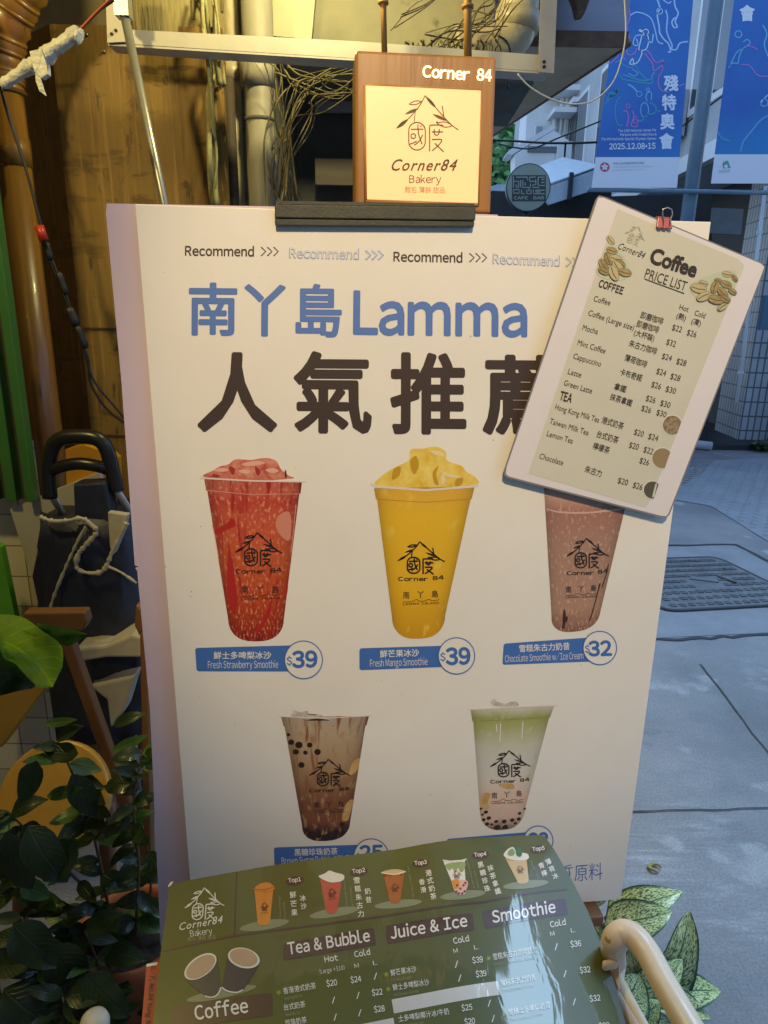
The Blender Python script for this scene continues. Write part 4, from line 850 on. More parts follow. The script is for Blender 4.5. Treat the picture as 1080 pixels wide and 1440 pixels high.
def scrapes(m):
    """worn streaks of pale paint and dark stains, each round its own place on the ground"""
    nt = m.node_tree; L = nt.links; bs = nt.nodes['Principled BSDF']; src = bs.inputs['Base Color'].links[0].from_socket
    tc = _n(nt, 'ShaderNodeTexCoord')
    for (px, py), rad_, st, col, th in (((935, 1222), .16, (3, 45, 1), (.30, .31, .32), .52), ((1020, 1280), .17, (5, 22, 1), (.28, .285, .29), .56), ((985, 1155), .17, (5, 22, 1), (.27, .275, .28), .56), ((1060, 930), .5, (5, 7, 1), (.25, .255, .26), .58), ((930, 1040), .10, (14, 18, 1), (.10, .11, .13), .56), ((1040, 1120), .9, (2.2, 3, 1), (.13, .14, .16), .60), ((930, 1400), .6, (3, 4, 1), (.14, .15, .165), .56)):
        c = G(px, py); vm_ = _n(nt, 'ShaderNodeVectorMath', operation='DISTANCE'); L.new(tc.outputs['Object'], vm_.inputs[0]); vm_.inputs[1].default_value = c
        mr = _n(nt, 'ShaderNodeMapRange'); mr.inputs[1].default_value = rad_ * .35; mr.inputs[2].default_value = rad_; mr.inputs[3].default_value = 1; mr.inputs[4].default_value = 0; L.new(vm_.outputs['Value'], mr.inputs[0])
        mp = _n(nt, 'ShaderNodeMapping'); mp.inputs['Scale'].default_value = st; L.new(tc.outputs['Object'], mp.inputs[0])
        nz = _n(nt, 'ShaderNodeTexNoise'); nz.inputs['Scale'].default_value = 1; nz.inputs['Detail'].default_value = 8; nz.inputs['Roughness'].default_value = .7; L.new(mp.outputs[0], nz.inputs['Vector'])
        r = _n(nt, 'ShaderNodeMapRange'); r.inputs[1].default_value = th - .06; r.inputs[2].default_value = th + .12; L.new(nz.outputs[0], r.inputs[0])
        mu = _n(nt, 'ShaderNodeMath', operation='MULTIPLY'); L.new(mr.outputs[0], mu.inputs[0]); L.new(r.outputs[0], mu.inputs[1])
        mx = _n(nt, 'ShaderNodeMix', data_type='RGBA'); L.new(mu.outputs[0], mx.inputs[0]); L.new(src, mx.inputs[6]); mx.inputs[7].default_value = (*col, 1); src = mx.outputs[2]
    nz = _n(nt, 'ShaderNodeTexNoise'); nz.inputs['Scale'].default_value = 160; nz.inputs['Detail'].default_value = 3; L.new(tc.outputs['Object'], nz.inputs['Vector'])
    r = _n(nt, 'ShaderNodeMapRange'); r.inputs[1].default_value = .3; r.inputs[2].default_value = .7; r.inputs[3].default_value = .78; r.inputs[4].default_value = 1.16; L.new(nz.outputs[0], r.inputs[0])
    mx = _n(nt, 'ShaderNodeMix', data_type='RGBA', blend_type='MULTIPLY'); mx.inputs[0].default_value = 1; L.new(src, mx.inputs[6]); L.new(r.outputs[0], mx.inputs[7]); L.new(mx.outputs[2], bs.inputs['Base Color'])
scrapes(conc)
# tactile paving with its domes
tact = mat('tactile paving', (.22, .24, .26), .6, col2=(.17, .185, .205), scale=3, bump=.1)
A_, B_, C_ = G(985, 738), G(1010, 652), G(1160, 660)
b = MB(); q = [G(*p) + Vector((0, 0, .004)) for p in ((930, 700), (985, 668), (1005, 648), (1200, 636), (1200, 800), (1080, 762), (1000, 712))]
b.add(q, [tuple(range(len(q)))], tact)
dom = MB()
for i in range(34):
    for j in range(40):
        x, y = 2.55 + i * .105, 4.3 + j * .085
        p = Vector((x + (j % 2) * .05, y, .004)); d = p - CAM; zc = d.dot(fwd); px, py = CX + FPX * d.dot(RT) / zc, CY - FPX * d.dot(UP) / zc
        if px < 940 or px > 1160 or py < 652 or py > 700 + (px - 940) * .42: continue
        n = 7; b.add([p + Vector((.026 * math.cos(2 * math.pi * k / n), .026 * math.sin(2 * math.pi * k / n), .001)) for k in range(n)] + [p + Vector((.014 * math.cos(2 * math.pi * k / n), .014 * math.sin(2 * math.pi * k / n), .009)) for k in range(n)], [(k, (k + 1) % n, (k + 1) % n + n, k + n) for k in range(n)] + [tuple(range(n, 2 * n))], tact)
struct(b.build('tactile_pavement'))
# manhole cover
iron = mat('cast iron', (.10, .105, .115), .5, col2=(.16, .165, .175), scale=12, metal=.3, bump=.2, bscale=80)
mq = [G(*p) for p in ((900, 788), (1012, 785), (1128, 842), (1135, 852), (945, 861), (880, 852))]
mh = thing('manhole_cover', 'dark studded metal manhole cover set in the grey pavement', 'manhole cover', tuple(G(1000, 825)))
cxm = [G(*p) for p in ((905, 788), (1008, 785), (1140, 850), (925, 862))]
def rounded(Q, r=.16):
    out = []
    for k in range(4):
        a, c, d = Q[k - 1], Q[k], Q[(k + 1) % 4]
        p0 = c.lerp(a, r); p2 = c.lerp(d, r)
        for t in range(6): t /= 5; out.append(p0 * (1 - t) ** 2 + c * (2 * t * (1 - t)) + p2 * t * t)
    return out
mo = rounded(cxm)
b = MB(); b.prism([p + Vector((0, 0, .010)) for p in mo], Vector((0, 0, -.007)), iron); b.build('plate', mh)
dark_iron = mat('dark iron hollow', (.025, .027, .032), .7, col2=(.04, .042, .048), scale=30)  # darker tone for the dots and the frame
b = MB()
for i in range(15):
    for j in range(9):
        s_, t_ = (i + .75 + (j % 2) * .5) / 16.2, (j + .75) / 9.5
        if (i < 1 or i > 13) and (j < 1 or j > 7): continue
        if 4.6 < i < 9 and 3 < j < 5.6: continue
        p = cxm[0].lerp(cxm[1], s_).lerp(cxm[3].lerp(cxm[2], s_), t_); n = 10; rr2 = .019 * random.uniform(.8, 1.15)
        b.add([p + Vector((1.15 * rr2 * math.cos(2 * math.pi * k / n), .85 * rr2 * math.sin(2 * math.pi * k / n), .0112)) for k in range(n)], [tuple(range(n))], dark_iron)
        b.box(p + Vector((.0, -.017, .0125)), (.030, .007, .004), iron)
b.build('studs', mh)
b = MB()
b.tube([p + Vector((0, 0, .004)) for p in mo + mo[:1]], .011, dark_iron, 8)
b.build('frame', mh)
b = MB(); p = cxm[0].lerp(cxm[1], .55).lerp(cxm[3].lerp(cxm[2], .55), .5)
b.box(p + Vector((-.04, 0, .013)), (.14, .05, .004), iron, Matrix.Rotation(-.3, 3, 'Z')); b.tube([p + Vector((.06, .05, .016)), p + Vector((.11, -.05, .016))], .008, iron, 6); b.build('lifting_handle', mh)
# a bit of litter
lit = mat('dry leaf yellow', (.30, .27, .08), .6, col2=(.16, .13, .05), scale=60)
b = MB(); c = G(921, 1223); b.tube([c + Vector((.015 * math.cos(a), .012 * math.sin(a), .006 + .003 * math.sin(a * 2))) for a in [2 * math.pi * k / 20 for k in range(17)]], [.002 + .003 * math.sin(math.pi * k / 16) for k in range(17)], lit, 6); tag(b.build('dry_leaf'), 'tiny curled yellow leaf lying on the grey pavement', 'leaf')

# ================================================================== wall, pillar, pipes on the left
YW = 2.05
wallm = mat('old stained plaster', (.30, .27, .17), .85, col2=(.20, .185, .13), scale=4, bump=.3, bscale=20, spots=(.12, .11, .08), sscale=7, sth=.6)
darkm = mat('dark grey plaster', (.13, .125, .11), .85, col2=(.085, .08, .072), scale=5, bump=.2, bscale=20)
b = MB()
x0 = atY(385, 150, YW).x; x1 = atY(505, 150, YW).x + .35
b.box(((-2.2 + x0) / 2, YW + .10, 1.6), (x0 + 2.2, .2, 3.2), wallm)
zl = atY(440, 78, YW).z
b.box(((x0 + x1) / 2, YW + .10, (zl + 3.2) / 2), (x1 - x0, .199, 3.2 - zl), wallm)
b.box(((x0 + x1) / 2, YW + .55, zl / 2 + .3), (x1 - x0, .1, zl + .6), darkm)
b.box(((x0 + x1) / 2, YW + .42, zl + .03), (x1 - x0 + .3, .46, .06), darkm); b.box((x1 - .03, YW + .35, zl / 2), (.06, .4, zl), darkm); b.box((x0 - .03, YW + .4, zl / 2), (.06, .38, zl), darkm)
tag(b.build('plaster_wall'), 'old stained plaster wall with a dark recess behind the poster', 'wall')
shelfm = mat('grey board', (.34, .33, .30), .7, col2=(.25, .245, .22), scale=6, stretch=(.3, 3, 3))
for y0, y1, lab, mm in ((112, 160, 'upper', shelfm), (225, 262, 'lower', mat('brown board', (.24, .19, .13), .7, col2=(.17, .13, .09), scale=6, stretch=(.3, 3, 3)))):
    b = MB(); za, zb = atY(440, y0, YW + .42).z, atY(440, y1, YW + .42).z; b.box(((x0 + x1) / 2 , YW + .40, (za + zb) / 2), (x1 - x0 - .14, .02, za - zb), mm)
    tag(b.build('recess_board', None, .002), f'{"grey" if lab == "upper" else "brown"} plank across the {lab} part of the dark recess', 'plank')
# weathered plywood boxing of the pillar
ply = mat('weathered brown plywood', (.26, .155, .030), .62, col2=(.19, .10, .020), scale=3.2, stretch=(2.2, 2.2, .45), bump=.12, bscale=24, spots=(.035, .018, .008), sscale=11, sth=.665, spec=.4, lo=.3, hi=.72)
def grainy(m, dark=(.045, .022, .006), scr=(.34, .20, .06)):
    nt = m.node_tree; L = nt.links; bs = nt.nodes['Principled BSDF']; src = bs.inputs['Base Color'].links[0].from_socket; tc = _n(nt, 'ShaderNodeTexCoord')
    for st, sc, th, wd_, col, k in (((9, 9, .8), 3, .55, .25, (.085, .045, .010), .95), ((26, 26, 1.6), 2, .60, .10, dark, .8), ((5, 5, 3.2), 3.2, .60, .05, dark, .95), ((3, 3, 11), 2.2, .61, .05, dark, .8), ((60, 60, 2.0), 1.5, .60, .05, scr, .7), ((1.6, 1.6, 1.0), 1.3, .52, .25, (.28, .17, .035), .55)):
        mp = _n(nt, 'ShaderNodeMapping'); mp.inputs['Scale'].default_value = st; mp.inputs['Location'].default_value = (st[0] * .37, 0, sc); L.new(tc.outputs['Object'], mp.inputs[0])
        nz = _n(nt, 'ShaderNodeTexNoise'); nz.inputs['Scale'].default_value = sc; nz.inputs['Detail'].default_value = 6; nz.inputs['Roughness'].default_value = .62; nz.inputs['Distortion'].default_value = .3; L.new(mp.outputs[0], nz.inputs['Vector'])
        r = _n(nt, 'ShaderNodeMapRange'); r.inputs[1].default_value = th - wd_ / 2; r.inputs[2].default_value = th + wd_; r.inputs[3].default_value = 0; r.inputs[4].default_value = k; L.new(nz.outputs[0], r.inputs[0])
        mx = _n(nt, 'ShaderNodeMix', data_type='RGBA'); L.new(r.outputs[0], mx.inputs[0]); L.new(src, mx.inputs[6]); mx.inputs[7].default_value = (*col, 1); src = mx.outputs[2]
    L.new(src, bs.inputs['Base Color'])
grainy(ply)
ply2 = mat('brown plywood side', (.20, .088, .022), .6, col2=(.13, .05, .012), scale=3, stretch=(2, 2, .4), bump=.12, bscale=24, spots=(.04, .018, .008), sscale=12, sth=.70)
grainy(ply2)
pil = thing('plywood_pillar', 'weathered brown plywood boxing around the pillar behind the poster', 'pillar', (-.68, 1.9, 0))
YP = 1.88
xa, xb = atY(94, 280, YP).x, atY(318, 200, YP).x
zt = atY(200, 36, YP).z
b = MB(); b.box(((xa + xb) / 2, YP + .009, zt / 2), (xb - xa, .018, zt), ply); b.build('front_panel', pil, .001)
xs = atY(22, 250, YP + .12).x
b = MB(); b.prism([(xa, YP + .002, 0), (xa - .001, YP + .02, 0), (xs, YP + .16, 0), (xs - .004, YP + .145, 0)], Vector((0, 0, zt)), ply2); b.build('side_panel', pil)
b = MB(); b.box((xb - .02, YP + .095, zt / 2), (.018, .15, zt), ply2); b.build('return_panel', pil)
b = MB()
for z in (1.31, 1.02): b.box(((xa + xb) / 2, YP - .0015, z), (xb - xa - .02, .003, .006), mat('panel seam', (.06, .03, .01), .8))
for px, py in ((352 / 3, 150 / 3), (122, 48), (146, 72)): b.lathe([(.0, -.004), (.004, -.004), (.004, .0)], wire, tuple(atY(px, py, YP - .002)), 8)
b.build('seams', pil)
# coir / bark bundle above
bark = mat('fibrous bark', (.20, .15, .055), .9, col2=(.33, .27, .12), scale=40, stretch=(1, 1, .12), bump=.8, bscale=60)
tr = thing('tree_trunk', 'rough straw coloured tree trunk above the plywood pillar', 'tree', (atY(240, 20, 1.93).x, 2.0, zt))
b = MB(); c = atY(235, 20, 1.98)
prof = [(.15, -.02), (.155, .1), (.145, .3), (.15, .6), (.14, 1.0)]; b.lathe(prof, bark, (c.x, 2.02, zt), 28)
rs = random.Random(5)
for k in range(60):
    a = math.pi + rs.uniform(.1, 3.04); r = .154; z0 = zt + rs.uniform(-.02, .7); b.tube([(c.x + r * math.cos(a), 2.02 + r * math.sin(a), z0), (c.x + (r + .006) * math.cos(a + .02), 2.02 + (r + .006) * math.sin(a + .02), z0 + .1), (c.x + r * math.cos(a + .05), 2.02 + r * math.sin(a + .05), z0 + .2)], .005, bark, 5)
b.build('trunk', tr)
# painted downpipe with ribbed elbow
pipe_m = mat('golden brown painted pipe', (.30, .155, .022), .34, col2=(.20, .085, .014), scale=4, stretch=(3, 3, .5), bump=.05, bscale=40, coat=.15, spots=(.05, .022, .01), sscale=9, sth=.68)
dp = thing('downpipe', 'golden brown painted downpipe with a ribbed elbow at its top', 'pipe', (atY(60, 500, 1.75).x, 1.75, 0))
YD = 1.72
pc = atY(31, 340, YD); rad = .5 * (atY(55, 340, YD).x - atY(6, 340, YD).x) * .98
b = MB(); b.tube([(pc.x, YD, 0), (pc.x, YD, atY(20, 130, YD).z)], rad, pipe_m, 24); b.build('straight_pipe', dp)
ze = atY(20, 130, YD).z
el = cr([(pc.x, YD, ze), (pc.x + .002, YD, ze + .06), (pc.x + .03, YD - .01, ze + .13), (pc.x + .085, YD - .02, ze + .20), (pc.x + .17, YD - .03, ze + .26)], 6)
b = MB(); b.tube(el, [rad * 1.08 + (.006 if i % 3 == 0 else 0) for i in range(len(el))], pipe_m, 24)
for i in range(0, len(el), 2):
    t = (el[min(i + 1, len(el) - 1)] - el[max(i - 1, 0)]).normalized(); b.tube([el[i] - t * .005, el[i] - t * .002, el[i] + t * .002, el[i] + t * .005], [rad * 1.10, rad * 1.17, rad * 1.17, rad * 1.10], pipe_m, 24)
b.build('ribbed_elbow', dp)
b = MB(); zc = atY(30, 215, YD).z; b.tube([(pc.x, YD, zc - .03), (pc.x, YD, zc + .03)], rad * 1.06, pipe_m, 24); b.build('coupling', dp)
# green framed shutter and tiles at far left
greenm = mat('green painted frame', (.05, .16, .03), .4, col2=(.04, .15, .025), scale=12, spots=(.09, .06, .03), sscale=25, sth=.68); gap = mat('dark rail gap', (.05, .04, .028), .7)
gf = thing('door_frame', 'green painted metal door frame at the far left beside the brown pipe', 'door frame', (atY(30, 700, 1.62).x, 1.62, .55))
YG = 1.60
for (xa_, xb_), mm, dy, nm in (((-36, -3), greenm, .0, 'stile'), ((-3, 9), gap, .02, 'channel'), ((9, 24), greenm, -.006, 'stile'), ((24, 38), gap, .02, 'channel'), ((38, 50), greenm, -.012, 'stile')):
    pa, pb = atY(xa_, 660, YG), atY(xb_, 660, YG); zb = atY(30, 702, YG).z
    b = MB(); b.box(((pa.x + pb.x) / 2, YG + dy, (zb + 2.6) / 2), (pb.x - pa.x, .03, 2.6 - zb), mm); b.build(nm, gf, .002)
tw_ = tile_mat('white wall tiles', (.88, .82, .66), (.30, .24, .16), .085, .085, 'xz', .0018, .2, (.63, .58, .46))
b = MB(); YT = 1.66; pa = atY(51, 700, YT); b.box(((pa.x - 2.0) / 2, YT + .03, .52), (pa.x + 2.0, .06, 1.04), tw_)
tag(b.build('tiled_wall'), 'low wall of square white tiles below the green frame', 'wall')
gp = mat('bright green panel', (.10, .33, .02), .4, col2=(.08, .28, .018), scale=5)
b = MB(); q = [atY(p[0], p[1], 1.5) for p in ((-40, 740), (1, 770), (20, 862), (40, 960), (-40, 960))]; b.prism(q, Vector((0, .02, 0)), gp); tag(b.build('green_board'), 'bright green panel edge leaning at the far left', 'panel')
# white angle frame, rod, pipes, bamboo
alu = mat('off white painted steel', (.56, .52, .46), .45, col2=(.48, .44, .38), scale=6, spots=(.25, .17, .08), sscale=16, sth=.70)
fr = thing('steel_angle_frame', 'off white steel angle frame hung across the wall above the poster', 'frame', tuple(atY(460, 75, 1.78)))
YF = 1.76
b = MB(); b.prism([atY(152, 40, YF), atY(500, 58, YF), atY(772, 78, YF), atY(772, 101, YF), atY(500, 82, YF), atY(152, 60, YF)], Vector((0, .006, 0)), alu)
b.prism([atY(152, 61, YF), atY(500, 82.5, YF), atY(772, 101.5, YF), atY(772, 101.5, YF) + Vector((0, .05, 0)), atY(152, 60.5, YF) + Vector((0, .05, 0))], Vector((0, 0, -.004)), alu); b.build('rail', fr)
b = MB(); b.prism([atY(147, -40, YF - .008), atY(178, -40, YF - .008), atY(184, 58, YF - .008), atY(151, 60, YF - .008)], Vector((0, .005, 0)), alu); b.build('upright', fr)
b = MB(); b.prism([atY(763, -60, YF - .008), atY(786, -60, YF - .008), atY(779, 103, YF - .008), atY(757, 101, YF - .008)], Vector((0, .005, 0)), alu); b.build('upright', fr)
for p in ((163, 43), (157, 48), (765, 87), (765, 94)):
    b = MB(); b.disc(atY(*p, YF - .0085), (0, -1, 0), .0035, mat('dark hole', (.03, .02, .015), .8), .0015, 10); b.build('screw', fr)
zn = mat('galvanised rod', (.42, .41, .38), .35, col2=(.34, .33, .30), scale=30, metal=.6)
b = MB(); b.tube([atY(173, 12, 1.70), atY(234, 300, 1.68), atY(262, 440, 1.66)], .0095, zn, 12)
q = atY(173, 8, 1.70); b.box(q, (.03, .03, .045), zn); tag(b.build('brace_rod'), 'thin grey metal rod slanting down in front of the plywood', 'rod')
pvc = mat('dirty grey pipe', (.33, .30, .23), .55, col2=(.24, .215, .16), scale=9, stretch=(1, 1, .3), bump=.1, bscale=30, spots=(.13, .11, .07), sscale=14, sth=.62)
pv2 = mat('cream pvc pipe', (.47, .40, .26), .4, col2=(.38, .31, .19), scale=8, bump=.03)
YQ = 1.95
gp_ = thing('drain_pipe', 'dirty grey drain pipe with a collar beside the plywood pillar', 'pipe', tuple(atY(365, 280, YQ)))
c0 = atY(362, 100, YQ); r0 = (atY(384, 200, YQ).x - atY(342, 200, YQ).x) / 2
b = MB(); b.tube([(c0.x + .012, YQ, .2), (c0.x + .006, YQ, 1.5), (c0.x, YQ, 2.9)], r0, pvc, 20); b.build('pipe', gp_)
b = MB(); zc = atY(360, 103, YQ).z; b.tube([(c0.x, YQ, zc - .035), (c0.x, YQ, zc + .03)], r0 * 1.13, pvc, 20); b.build('collar', gp_); b = MB(); zc = atY(360, 170, YQ).z; b.tube([(c0.x + .003, YQ, zc - .004), (c0.x + .003, YQ, zc + .004)], r0 * 1.05, darkm, 20); b.build('wire_tie', gp_)
b = MB(); c1 = atY(323, 80, 1.97); b.tube([(c1.x + .006, 1.99, .2), (c1.x, 1.99, 2.9)], .019, pv2, 12); zc = atY(320, 98, 1.97).z; b.tube([(c1.x, 1.99, zc - .02), (c1.x, 1.99, zc + .02)], .027, pv2, 12); tag(b.build('thin_pipe'), 'thin cream pipe with a joint beside the dirty grey drain pipe', 'pipe')
b = MB(); c2 = atY(330, 200, 1.92); b.tube([(c2.x, 1.93, .3), (c2.x - .012, 1.93, zc - .03)], .014, mat('dark lagged pipe', (.08, .055, .035), .7, col2=(.05, .035, .02), scale=20), 10); tag(b.build('lagged_pipe'), 'narrow dark pipe between the plywood and the grey drain pipe', 'pipe')
el_ = thing('drain_elbow', 'cream plastic drain elbow above the right of the lit sign', 'pipe', tuple(atY(720, 60, 1.9)))
r1 = .050
b = MB(); YE = 1.95
ps = [atY(640, 68, YE), atY(680, 66, YE), atY(705, 62, YE), atY(720, 50, YE), atY(727, 30, YE), atY(733, -60, YE)]; b.tube(cr(ps, 6), r1, pv2, 20); b.build('pipe', el_)
b = MB(); b.tube([atY(725, 44, YE), atY(729, 18, YE)], r1 * 1.12, pv2, 20); b.build('collar', el_)
bam = mat('brown bamboo', (.38, .20, .05), .5, col2=(.28, .13, .03), scale=20, stretch=(1, 1, .2))
for i, (xa_, xb_, yb_) in enumerate(((536, 541, 66), (657, 658, 76))):
    b = MB(); pts = [atY(xa_ + (xb_ - xa_) * t, -120 + (yb_ + 120 + 20) * t, 1.70) for t in (0, .3, .6, 1)]; b.tube(pts, .0065 + .0025 * i, bam, 10)
    for p in pts[1:]: b.tube([p - Vector((0, 0, .003)), p + Vector((0, 0, .003))], .0115 + .002 * i, bam, 10)
    tag(b.build('bamboo_pole'), ('thinner brown pole rising behind the left half of the lit sign', 'thicker brown pole with a wire knot above the right half of the lit sign')[i], 'pole')
# bulb light on the wall top, put into a pale added plate
b = MB(); q = [atY(p[0], p[1], 2.02) for p in ((383, -60), (448, -60), (438, 55), (376, 50))]; b.prism(q, Vector((0, .02, 0)), mat('painted pool of light', (.50, .47, .30), .6, col2=(.42, .38, .22), scale=6)); tag(b.build('light_patch'), 'painted pool of light on the wall top near the hidden bulb', 'panel')
# dry vines
vine = mat('dry vine', (.20, .165, .065), .85, col2=(.11, .085, .035), scale=40); vine2 = mat('dark twig', (.07, .05, .03), .85, col2=(.11, .08, .045), scale=40)
def vines(name, lab, seeds, n, y, m, thick, wob=8, seed=1):
    rs = random.Random(seed); b = MB()
    for k in range(n):
        s = seeds[k % len(seeds)]; pts = []
        for (px, py) in s: pts.append(atY(px + rs.uniform(-wob, wob), py + rs.uniform(-wob, wob), y + rs.uniform(-.05, .05)))
        c = cr(pts, 6); r = thick * rs.uniform(.5, 1.2); b.tube(c, [r * (1 - .5 * i / len(c)) for i in range(len(c))], m, 5)
    return tag(b.build(name), lab, 'vine')
vines('dry_vine', 'tangle of dry tan vines hanging beside the grey drain pipe', [[(398, 300), (388, 230), (392, 180), (405, 140), (430, 118), (500, 104)], [(402, 300), (412, 230), (425, 170), (450, 150), (498, 130)], [(390, 290), (386, 200), (388, 120), (372, 80), (350, 60)], [(412, 280), (404, 200), (415, 150), (445, 110), (470, 95)], [(395, 90), (430, 118), (470, 125), (505, 118)]], 26, 1.90, vine, .0024, 15, 2)
vines('vine_twigs', 'dark bare twigs above the top right of the lit sign', [[(612, 75), (650, 50), (690, 18), (720, -20)], [(640, 70), (670, 30), (690, 5), (700, -20)], [(598, 60), (640, 45), (670, 35), (710, 28)], [(690, 60), (705, 30), (722, -5)], [(560, 30), (600, 12), (640, -20)]], 22, 1.82, vine2, .0020, 14, 4)
vines('ivy_roots', 'pale hanging aerial roots at the right edge of the plywood', [[(302, 290), (300, 220), (296, 150), (298, 90), (290, 30), (285, -20)], [(312, 120), (306, 60), (300, 0)]], 12, 1.86, mat('pale root', (.34, .32, .15), .85, col2=(.24, .21, .09), scale=40), .007, 5, 6)
vines('root_fringe', 'fringe of short dry roots hanging along the frame above the lit sign', [[(x, 60 + x * .0), (x + 2, 70), (x + 4, 84)] for x in range(570, 700, 8)], 34, 1.84, vine, .0028, 5, 9)
# cables
cab = mat('black cable', (.012, .011, .010), .5)
b = MB()
for k, c in enumerate(([(0, 118), (8, 150), (22, 195), (36, 235), (50, 290), (62, 340), (72, 370), (88, 410), (110, 470), (120, 500), (132, 535), (160, 570), (185, 600)], [(3, 128), (14, 165), (30, 215), (48, 280), (66, 345), (76, 372), (92, 412), (112, 475), (124, 505), (128, 540), (150, 575), (180, 598)])):
    b.tube(cr([atY(p[0], p[1], 1.66) for p in c], 6), .0032, cab, 6)
for p, q, r in (((64, 340), (72, 366), .009), ((82, 382), (93, 414), .0085), ((96, 432), (108, 458), .012), ((108, 458), (121, 490), .009)): b.tube(cr([atY(*p, 1.66), (atY(*p, 1.66) + atY(*q, 1.66)) / 2, atY(*q, 1.66)], 3), [r * .6] + [r] * 5 + [r * .6], cab, 8)
tag(b.build('power_cable'), 'black taped cable hanging down the brown plywood side', 'cable')
b = MB(); b.tube([atY(55, 318, 1.64), atY(62, 338, 1.64)], .011, mat('red connector', (.42, .03, .015), .4), 8); tag(b.build('red_connector'), 'small red connector on the hanging black cable', 'connector')
tapem = mat('white electrical tape', (.66, .65, .58), .45, col2=(.56, .55, .48), scale=40, bump=.5, bscale=90)
tj = thing('taped_joint', 'crumpled white tape wrapped round a cable joint near the ribbed elbow', 'tape', tuple(atY(55, 85, 1.45)))
YJ = 1.45; ax = [atY(*p, YJ) for p in ((2, 120), (18, 110), (38, 96), (50, 88), (64, 80), (74, 70), (90, 60), (104, 49), (113, 52))]
b = MB(); rs = random.Random(11); b.tube(cr(ax, 4), [.0075 + .006 * min(1, i / 10) + rs.uniform(-.0025, .003) for i in range(33)], tapem, 9)
b.prism([atY(*p, YJ - .018) for p in ((41, 72), (58, 68), (66, 92), (67, 104), (58, 110), (48, 100))], Vector((0, .014, 0)), tapem)
b.prism([atY(*p, YJ - .012) for p in ((49, 100), (57, 108), (61, 124), (65, 135), (55, 128), (50, 114))], Vector((0, .003, 0)), tapem); b.build('tape_wrap', tj, .002)
b = MB(); b.tube(cr([atY(*p, YJ) for p in ((108, 46), (120, 34), (135, 18), (150, 4), (165, -10))], 4), .003, mat('red wire', (.35, .05, .02), .5), 6); b.tube(cr([atY(*p, YJ + .01) for p in ((108, 46), (122, 32), (140, 14), (160, 0))], 4), .0028, cab, 6); b.build('wires', tj)
# white cord across the opening
b = MB(); b.tube(cr([atY(*p, 1.70) for p in ((728, 104), (745, 122), (772, 138), (800, 146), (828, 144), (850, 130), (866, 108), (876, 75), (880, 45), (879, 12), (876, -30))], 6), .0017, mat('white cord', (.60, .60, .60), .5), 6); tag(b.build('hanging_cord'), 'thin white cord looping in front of the blue banner', 'cord')
b = MB(); b.tube(cr([atY(*p, YQ - .06) for p in ((700, 50), (712, 58), (718, 75), (719, 100), (714, 118), (716, 124))], 4), .0022, cab, 6); tag(b.build('drip_cable'), 'short black wire hanging at the cream drain elbow', 'cable')

# ================================================================== shopping trolley
navy = mat('navy nylon', (.022, .028, .050), .5, col2=(.012, .016, .030), scale=9, bump=.9, bscale=9, sheen=0); trim = mat('cream piping', (.45, .41, .30), .7, col2=(.36, .32, .22), scale=30); blk = mat('black plastic', (.012, .011, .010), .32)
tl = thing('shopping_trolley', 'navy shopping trolley bag with black handle and pale trim', 'shopping trolley', (-.72, 1.55, 0))
YS = 1.50
T = lambda x, y, o=0.0: atY(x, y, YS + o)
b = MB(); b.tube(cr([T(70, 700), T(68, 665), T(72, 635), T(84, 618), T(110, 614), T(136, 617), T(150, 632), T(158, 662), T(164, 690)], 6), .017, blk, 12); b.tube(cr([T(72, 662, .0), T(90, 655, -.01), (T(112, 652, -.012)), T(135, 655, -.01), T(152, 660)], 5), .014, blk, 12); b.build('handle', tl)
for xa_, xb_ in ((70, 72), (164, 174)):
    b = MB(); b.tube([T(xa_, 690), T(xb_, 735) + Vector((0, .06, 0)), T(xb_ + 4, 1020) + Vector((0, .12, 0))], .009, zn, 10); b.build('upright_tube', tl)
def cloth(pts_front, depth, m, name):
    b = MB(); n = len(pts_front); b.prism(pts_front, Vector((0, depth, 0)), m); return b
rs = random.Random(8)
# bag: lumpy closed surface
b = MB(); rows = [(728, 52, 182), (760, 50, 190), (800, 48, 196), (850, 50, 200), (900, 55, 205), (950, 62, 208), (1000, 70, 210), (1030, 78, 205)]
vs = []; fs = []; nseg = 22
for i, (y, xl, xr) in enumerate(rows):
    for k in range(nseg):
        a = 2 * math.pi * k / nseg; s = math.copysign(abs(math.cos(a)) ** .6, math.cos(a)); t = math.copysign(abs(math.sin(a)) ** .7, math.sin(a))
        p = T((xl + xr) / 2 + (xr - xl) / 2 * s, y) + Vector((.006 * math.sin(k * 2.9 + i * 2.2), .055 + t * .10 + .014 * math.sin(k * 2.1 + i * 1.3), .012 * math.sin(k * 1.7 + i))); vs.append(p)
for i in range(len(rows) - 1):
    for k in range(nseg): fs.append((i * nseg + k, (i + 1) * nseg + k, (i + 1) * nseg + (k + 1) % nseg, i * nseg + (k + 1) % nseg))
fs += [tuple(range(nseg)), tuple(reversed(range((len(rows) - 1) * nseg, len(rows) * nseg)))]
b.add(vs, fs, navy, True); bag = b.build('bag', tl)
b = MB(); b.prism([T(x, y, -.03) for x, y in ((102, 680), (148, 678), (156, 730), (153, 790), (122, 797), (112, 776), (124, 745), (104, 728))], Vector((0, .05, 0)), navy); b.build('flap', tl, .006)
b = MB()
def rib(c, r, o=-.062):
    P = cr([T(x, y, o) for x, y in c], 7); b.tube(P, [r * rs.uniform(.55, 1.35) for _ in P], trim, 7)
rib([(56, 727), (75, 733), (95, 732), (115, 729), (128, 738), (136, 748), (122, 765), (110, 780), (108, 798), (120, 805), (140, 805), (150, 795), (158, 775), (168, 755), (178, 735)], .0055)
rib([(120, 740), (105, 770), (85, 815), (72, 850), (66, 880)], .0035); rib([(150, 796), (170, 805), (192, 820)], .0035)
